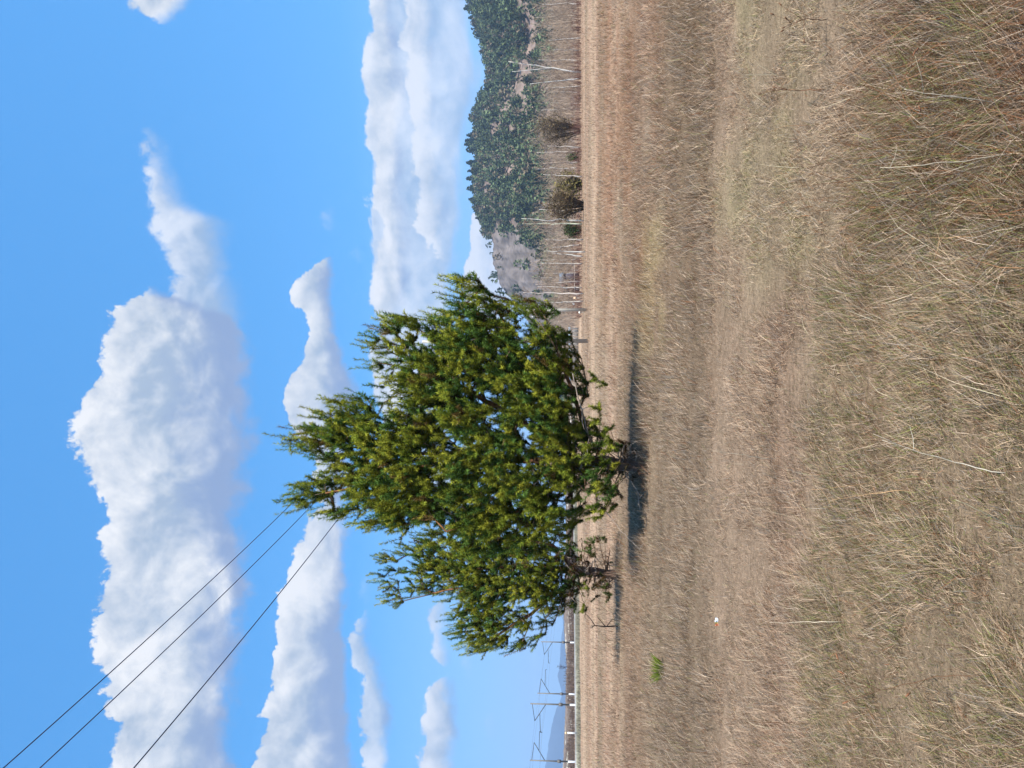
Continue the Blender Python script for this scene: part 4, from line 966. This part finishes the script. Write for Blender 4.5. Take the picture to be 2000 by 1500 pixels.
# white marker post by the track
b = at(1127, 1432, 139.0); x0, d, z0 = b
t = thing('marker_post', (x0, d, z0), 'short white marker post beside the railway', 'post')
mb = MB(); mb.tube([(x0, d, z0 - .3), (x0, d, z0 + 1.75)], [.16, .15], 8, lin(240, 238, 234)); mb.build('shaft', M_PAINT, t, shade=True, origin=b)
mb = MB(); mb.tube([(x0, d, z0 + 1.76), (x0, d, z0 + 1.95), (x0, d, z0 + 2.1)], [.2, .2, .1], 8, lin(240, 206, 160)); mb.build('cap', M_PAINT, t, origin=b)
# small tree beyond the track
bare_tree('bare_tree', 'small dark leafless tree beyond the railway, alone on the skyline', (1121, 1303), 1088, 1302, 2.4, 31, lin(92, 78, 74), lin(88, 76, 80), 34, spread=1.0, low=0.45, M=M_WOOD, tr=0.22)

# brown sheds, fence, roadside posts under the hill
def shed(label, s0, s1, vt, vb, d, wall, roofc):
    a_, b_ = at(vb, s0, d), at(vb, s1, d); w = abs(a_[0] - b_[0]); cx = (a_[0] + b_[0]) / 2; h = at(vt, s0, d)[2] + .2
    t = thing('shed', (cx, d + 1.6, 0), label, 'shed'); O = (cx, d + 1.6, 0)
    mb = MB(); mb.box((cx, d + 1.6, h * .39 - .1), (w, 3.2, h * .78 + .2), 0, wall); mb.build('wall', M_PAINT, t, origin=O)
    mb = MB(); e = w / 2 + .2; z1, z2 = h * .78 + .003, h
    V = [(cx - e, d - .25, z1), (cx + e, d - .25, z1), (cx + e, d + 1.6, z2), (cx - e, d + 1.6, z2), (cx + e, d + 3.45, z1), (cx - e, d + 3.45, z1)]
    mb.add(V, quads=[[0, 1, 2, 3], [3, 2, 4, 5], [0, 5, 4, 1]], tris=[[0, 3, 5], [1, 4, 2]], col=roofc); mb.build('roof', M_PAINT, t, origin=O)
    mb = MB(); mb.box((cx - w * .15, d - .02, h * .3), (w * .25, .06, h * .56), 0, wall * 0.55); mb.build('door', M_PAINT, t, origin=O)
shed('dark reddish brown shed seen between the birch trunks', 552, 566, 1098, 1124, 150.0, lin(108, 78, 68), lin(120, 92, 80))
shed('darker slate coloured shed beside the reddish one', 534, 549, 1094, 1124, 152.0, lin(92, 86, 96), lin(120, 126, 136))
shed('low building with a pale blue roof mostly hidden by the pine', 640, 742, 1112, 1129, 170.0, lin(176, 172, 168), lin(168, 192, 206))
t = thing('rail_fence', ground_at(1126, 540), 'pale wooden rail fence under the row of birches', 'fence'); O = np.array(t.location)
ga, gb = at(1126, 515, 139.0), at(1126, 578, 139.0)
mb = MB(); mb.box(((ga[0] + gb[0]) / 2, 139, 0.95), (gb[0] - ga[0] if gb[0] > ga[0] else ga[0] - gb[0], .05, .12), 0, lin(190, 178, 168)); mb.build('rail', M_WOOD, t, origin=O)
for f in np.linspace(0, 1, 6):
    q = ga * (1 - f) + gb * f; mb = MB(); mb.box((q[0], 139.09, .5), (.12, .1, 1.1), 0, lin(180, 168, 158)); mb.build('post', M_WOOD, t, origin=O)
def road_post(label, s, vt, vb, capc):
    b = ground_at(vb, s); d = b[1]; z = at(vt, s, d)[2]; t = thing('guide_post', (b[0], d, 0), label, 'post', 'small posts by the road under the hill')
    mb = MB(); mb.tube([(b[0], d, -.1), (b[0], d, z * .72)], .05, 6, lin(196, 182, 164)); mb.build('shaft', M_PAINT, t, origin=(b[0], d, 0))
    mb = MB(); mb.tube([(b[0], d, z * .72), (b[0], d, z * .8), (b[0], d, z)], [.16, .2, .07], 8, capc); mb.build('head', M_PAINT, t, origin=(b[0], d, 0))
road_post('small post with a pale orange head, nearest the birches', 582, 1120, 1138, lin(250, 206, 168))
road_post('small post with a bright white head close to the utility pole', 593, 1118, 1134, lin(240, 246, 244))
road_post('low white post beyond the utility pole on the pine side', 610, 1130, 1142, lin(238, 234, 220))

# ---------------------------------------------------------------- single plants and litter in the field
M_STEM = mat_tint('dry_stem', rough=0.9, noise=0.2, nscale=30, spec=0.1)
SK = 0.55
def stalk(name, label, pts, r0, colr, twigs=0, seed=0, group='single dry stalks in the near grass', seeds=None):
    """pts: sight points from tip to foot; the foot stands on the ground and the tip leans by a believable amount"""
    rng = np.random.default_rng(seed); g = ground_at(*pts[-1], z=0.03); n = len(pts)
    W = [g]
    for i, (v, s) in enumerate(reversed(pts[:-1])):
        k = (i + 1) / (n - 1); d = g[1] + 0.10 * k * (1 if seed % 2 else -1) + 0.05 * math.sin(seed * 3 + i); W.append(at(v, s, max(d, 1.2)))
    W = np.array(W); m_ = n * 4; tt = np.linspace(0, n - 1, m_); P = np.stack([np.interp(tt, np.arange(n), W[:, i]) for i in range(3)], 1) + rng.normal(size=(m_, 3)) * r0 * .5
    gz = relief(P[:1, 0], P[:1, 1])[0]; P[0, 2] = gz - 0.02
    t = thing(name, (P[0, 0], P[0, 1], float(gz)), label, 'plant', group); O = (P[0, 0], P[0, 1], float(gz))
    mb = MB(); mb.tube(P, np.linspace(r0, r0 * .4, m_) * SK, 6, colr); mb.build('stem', M_STEM, t, shade=True, origin=O)
    for i in range(twigs):
        j = rng.integers(m_ // 3, m_ - 1); dr = unit(P[min(j + 1, m_ - 1)] - P[j - 1] + rng.normal(size=3) * .35 * np.linalg.norm(P[min(j + 1, m_ - 1)] - P[j - 1]) * 3 + [0, 0, .01]); l = 0.05 + .12 * rng.random()
        mb = MB(); mb.tube([P[j], P[j] + dr * l * .5, P[j] + dr * l + [0, 0, .01]], [r0 * .6 * SK, r0 * .45 * SK, r0 * .25 * SK], 5, colr)
        if seeds is not None:
            q = P[j] + dr * l; mb.tube([q - dr * .008, q + dr * .006, q + dr * .02], [.002, .0042, .0015], 6, seeds)
        mb.build('twig', M_STEM, t, origin=O)
PL = lin(222, 204, 176); TN = lin(206, 166, 122); BR = lin(150, 104, 76); DB = lin(128, 92, 68)
stalk('dry_stalk', 'long pale stalk with a bent fork, longest in the near right grass', [(1718, 328), (1765, 326), (1850, 318), (1965, 301), (1998, 298)], .0036, PL, 2, 1)
stalk('dry_stalk', 'straight pale stalk near the photo corner, beside the brown weed', [(1766, 175), (1840, 186), (1964, 200)], .0032, PL, 1, 2)
stalk('brown_weed', 'reddish brown weed stem slanting across the pale stalks', [(1744, 174), (1775, 140), (1820, 94), (1880, 60)], .0032, BR, 5, 3, seeds=BR * .8)
stalk('dry_stalk', 'orange tan stalk low in the grass', [(1863, 389), (1920, 396), (1985, 408)], .0034, TN, 1, 4)
stalk('dry_stalk', 'short stiff tan stalk in the dark weedy patch', [(1780, 466), (1840, 464), (1900, 462)], .003, TN, 2, 5)
stalk('dry_stalk', 'pale brown stalk standing where the dark patch meets green grass', [(1833, 570), (1880, 567), (1935, 563)], .003, lin(204, 176, 146), 0, 6)
stalk('dry_stalk', 'long whitish stalk leaning over the green tufts in the middle', [(1723, 858), (1800, 884), (1880, 906), (1950, 924)], .0036, lin(224, 212, 190), 2, 7)
stalk('dry_stalk', 'thin tan stalk pointing down at the green tufts', [(1586, 957), (1680, 946), (1785, 935)], .0038, TN, 1, 8)
stalk('dry_stalk', 'thin orange stalk parallel to its tan neighbour', [(1626, 976), (1690, 966), (1762, 957)], .0036, TN, 0, 9)
stalk('dry_stalk', 'pale grass stalk slanting over the greenest near tuft', [(1868, 976), (1920, 1000), (1985, 1032)], .003, lin(214, 206, 168), 0, 10)
stalk('dry_stalk', 'thin pale stalk close to the piece of litter', [(1503, 1216), (1560, 1215), (1632, 1214)], .0044, PL, 0, 11)
stalk('dry_stalk', 'bright pale stalk in front of the pine trunk', [(1393, 880), (1450, 888), (1508, 898)], .0056, PL, 0, 12)
stalk('brown_weed', 'short dark brown weed with a knobbly head in the pale green patch', [(1524, 174), (1552, 177), (1600, 176)], .006, DB, 4, 13, seeds=DB)
stalk('brown_weed', 'branched brown weed at the photo edge in the pale green patch', [(1542, 52), (1556, 42), (1575, 36), (1612, 38)], .005, DB, 6, 14, seeds=DB)
stalk('brown_weed', 'brown bent weed stem lying through the grass, lowest in the photo', [(1635, 1335), (1720, 1348), (1830, 1322), (1925, 1318)], .0036, lin(120, 88, 64), 4, 15, seeds=BR)
stalk('dry_stalk', 'yellowish stalk crossing the dark grass below the pine', [(1740, 605), (1790, 640), (1850, 668)], .0032, lin(216, 198, 150), 0, 16)

# dead sapling left of the pines
b = ground_at(1207, 1222); d = b[1]
t = thing('dead_sapling', (b[0], d, 0), 'small dead forked sapling standing in the field away from the pines', 'plant'); O = (b[0], d, 0)
def q_(v, s, dy=0): p = at(v, s, d); p[1] += dy; return p
mb = MB(); dk = lin(92, 72, 60)
mb.tube([b - [0, 0, .1], q_(1180, 1224), q_(1165, 1222), q_(1153, 1223)], [.026, .022, .018, .01], 6, dk); mb.build('stem', M_STEM, t, shade=True, origin=O)
for pts in (((1162, 1222), (1154, 1210), (1143, 1200)), ((1160, 1222), (1156, 1227), (1153, 1228)), ((1182, 1223), (1172, 1212), (1167, 1207)), ((1186, 1222), (1196, 1210), (1204, 1214))):
    mb = MB(); mb.tube([q_(v, s, .05 * i) for i, (v, s) in enumerate(pts)], [.016, .012, .007], 5, dk); mb.build('branch', M_STEM, t, origin=O)

# bright green tuft
b = ground_at(1296, 1310); g0 = relief(b[:1], b[1:2])[0]
mb = MB(); n_ = 150; a = RNG.random(n_) * 6.283; r = 0.12 * np.sqrt(RNG.random(n_)); bs = np.stack([b[0] + np.cos(a) * r, b[1] + np.sin(a) * r, np.full(n_, g0 - .02)], 1)
dr = unit(np.stack([np.cos(a) * .35 + .15, np.sin(a) * .35, np.ones(n_)], 1)); mb.ribbons(bs, dr, 0.18 + .16 * RNG.random(n_), np.full(n_, .014), np.stack([np.cos(a) * .06, np.sin(a) * .06, -.03 * np.ones(n_)], 1), lin(128, 146, 52) * (.7 + .6 * RNG.random((n_, 1))))
tag(mb.build('grass_tuft', M_GREEN, origin=(b[0], b[1], g0)), 'bright green tuft of fresh grass alone in the dry straw', 'grass tuft')

# litter
b = ground_at(1420, 1216); g0 = relief(b[:1], b[1:2])[0] + 0.10
t = thing('litter_scrap', (b[0], b[1], g0), 'crumpled white and orange plastic scrap caught in the straw', 'litter'); O = (b[0], b[1], g0)
def scrap(x0, x1, colr, nm, sd):
    rng = np.random.default_rng(sd); nx, nz_ = 7, 4; gx_, gz_ = np.meshgrid(np.linspace(x0, x1, nx), np.linspace(0, .03, nz_), indexing='ij')
    V = np.stack([b[0] + gx_, b[1] + rng.normal(size=gx_.shape) * .008, g0 + gz_ + rng.normal(size=gx_.shape) * .004], -1).reshape(-1, 3); I = np.arange(nx * nz_).reshape(nx, nz_)
    V2 = V + np.array([0, .006, 0]); mb = MB(); Q = np.stack([I[:-1, :-1], I[1:, :-1], I[1:, 1:], I[:-1, 1:]], -1).reshape(-1, 4); mb.add(V, quads=Q, col=colr); mb.add(V2, quads=Q[:, ::-1], col=colr)
    mb.build(nm, M_PAINT, t, shade=True, origin=O)
scrap(0.0, .05, lin(240, 244, 252), 'white_end', 1); scrap(-.008, .0, lin(232, 214, 120), 'yellow_band', 2); scrap(-.035, -.008, lin(240, 150, 110), 'orange_end', 3)

# ---------------------------------------------------------------- air
mh, nt, out = newmat('haze_air'); pv = N(nt, 'ShaderNodeVolumePrincipled'); pv.inputs['Color'].default_value = (0.55, 0.74, 1.0, 1); pv.inputs['Density'].default_value = 1.6e-4; pv.inputs['Anisotropy'].default_value = 0.2
nt.links.new(pv.outputs[0], out.inputs['Volume'])
mb = MB(); mb.box((0, 0, 225), (19600, 19600, 460)); tag(mb.build('haze', mh), 'thin blue haze in the air', 'haze', kind='stuff')
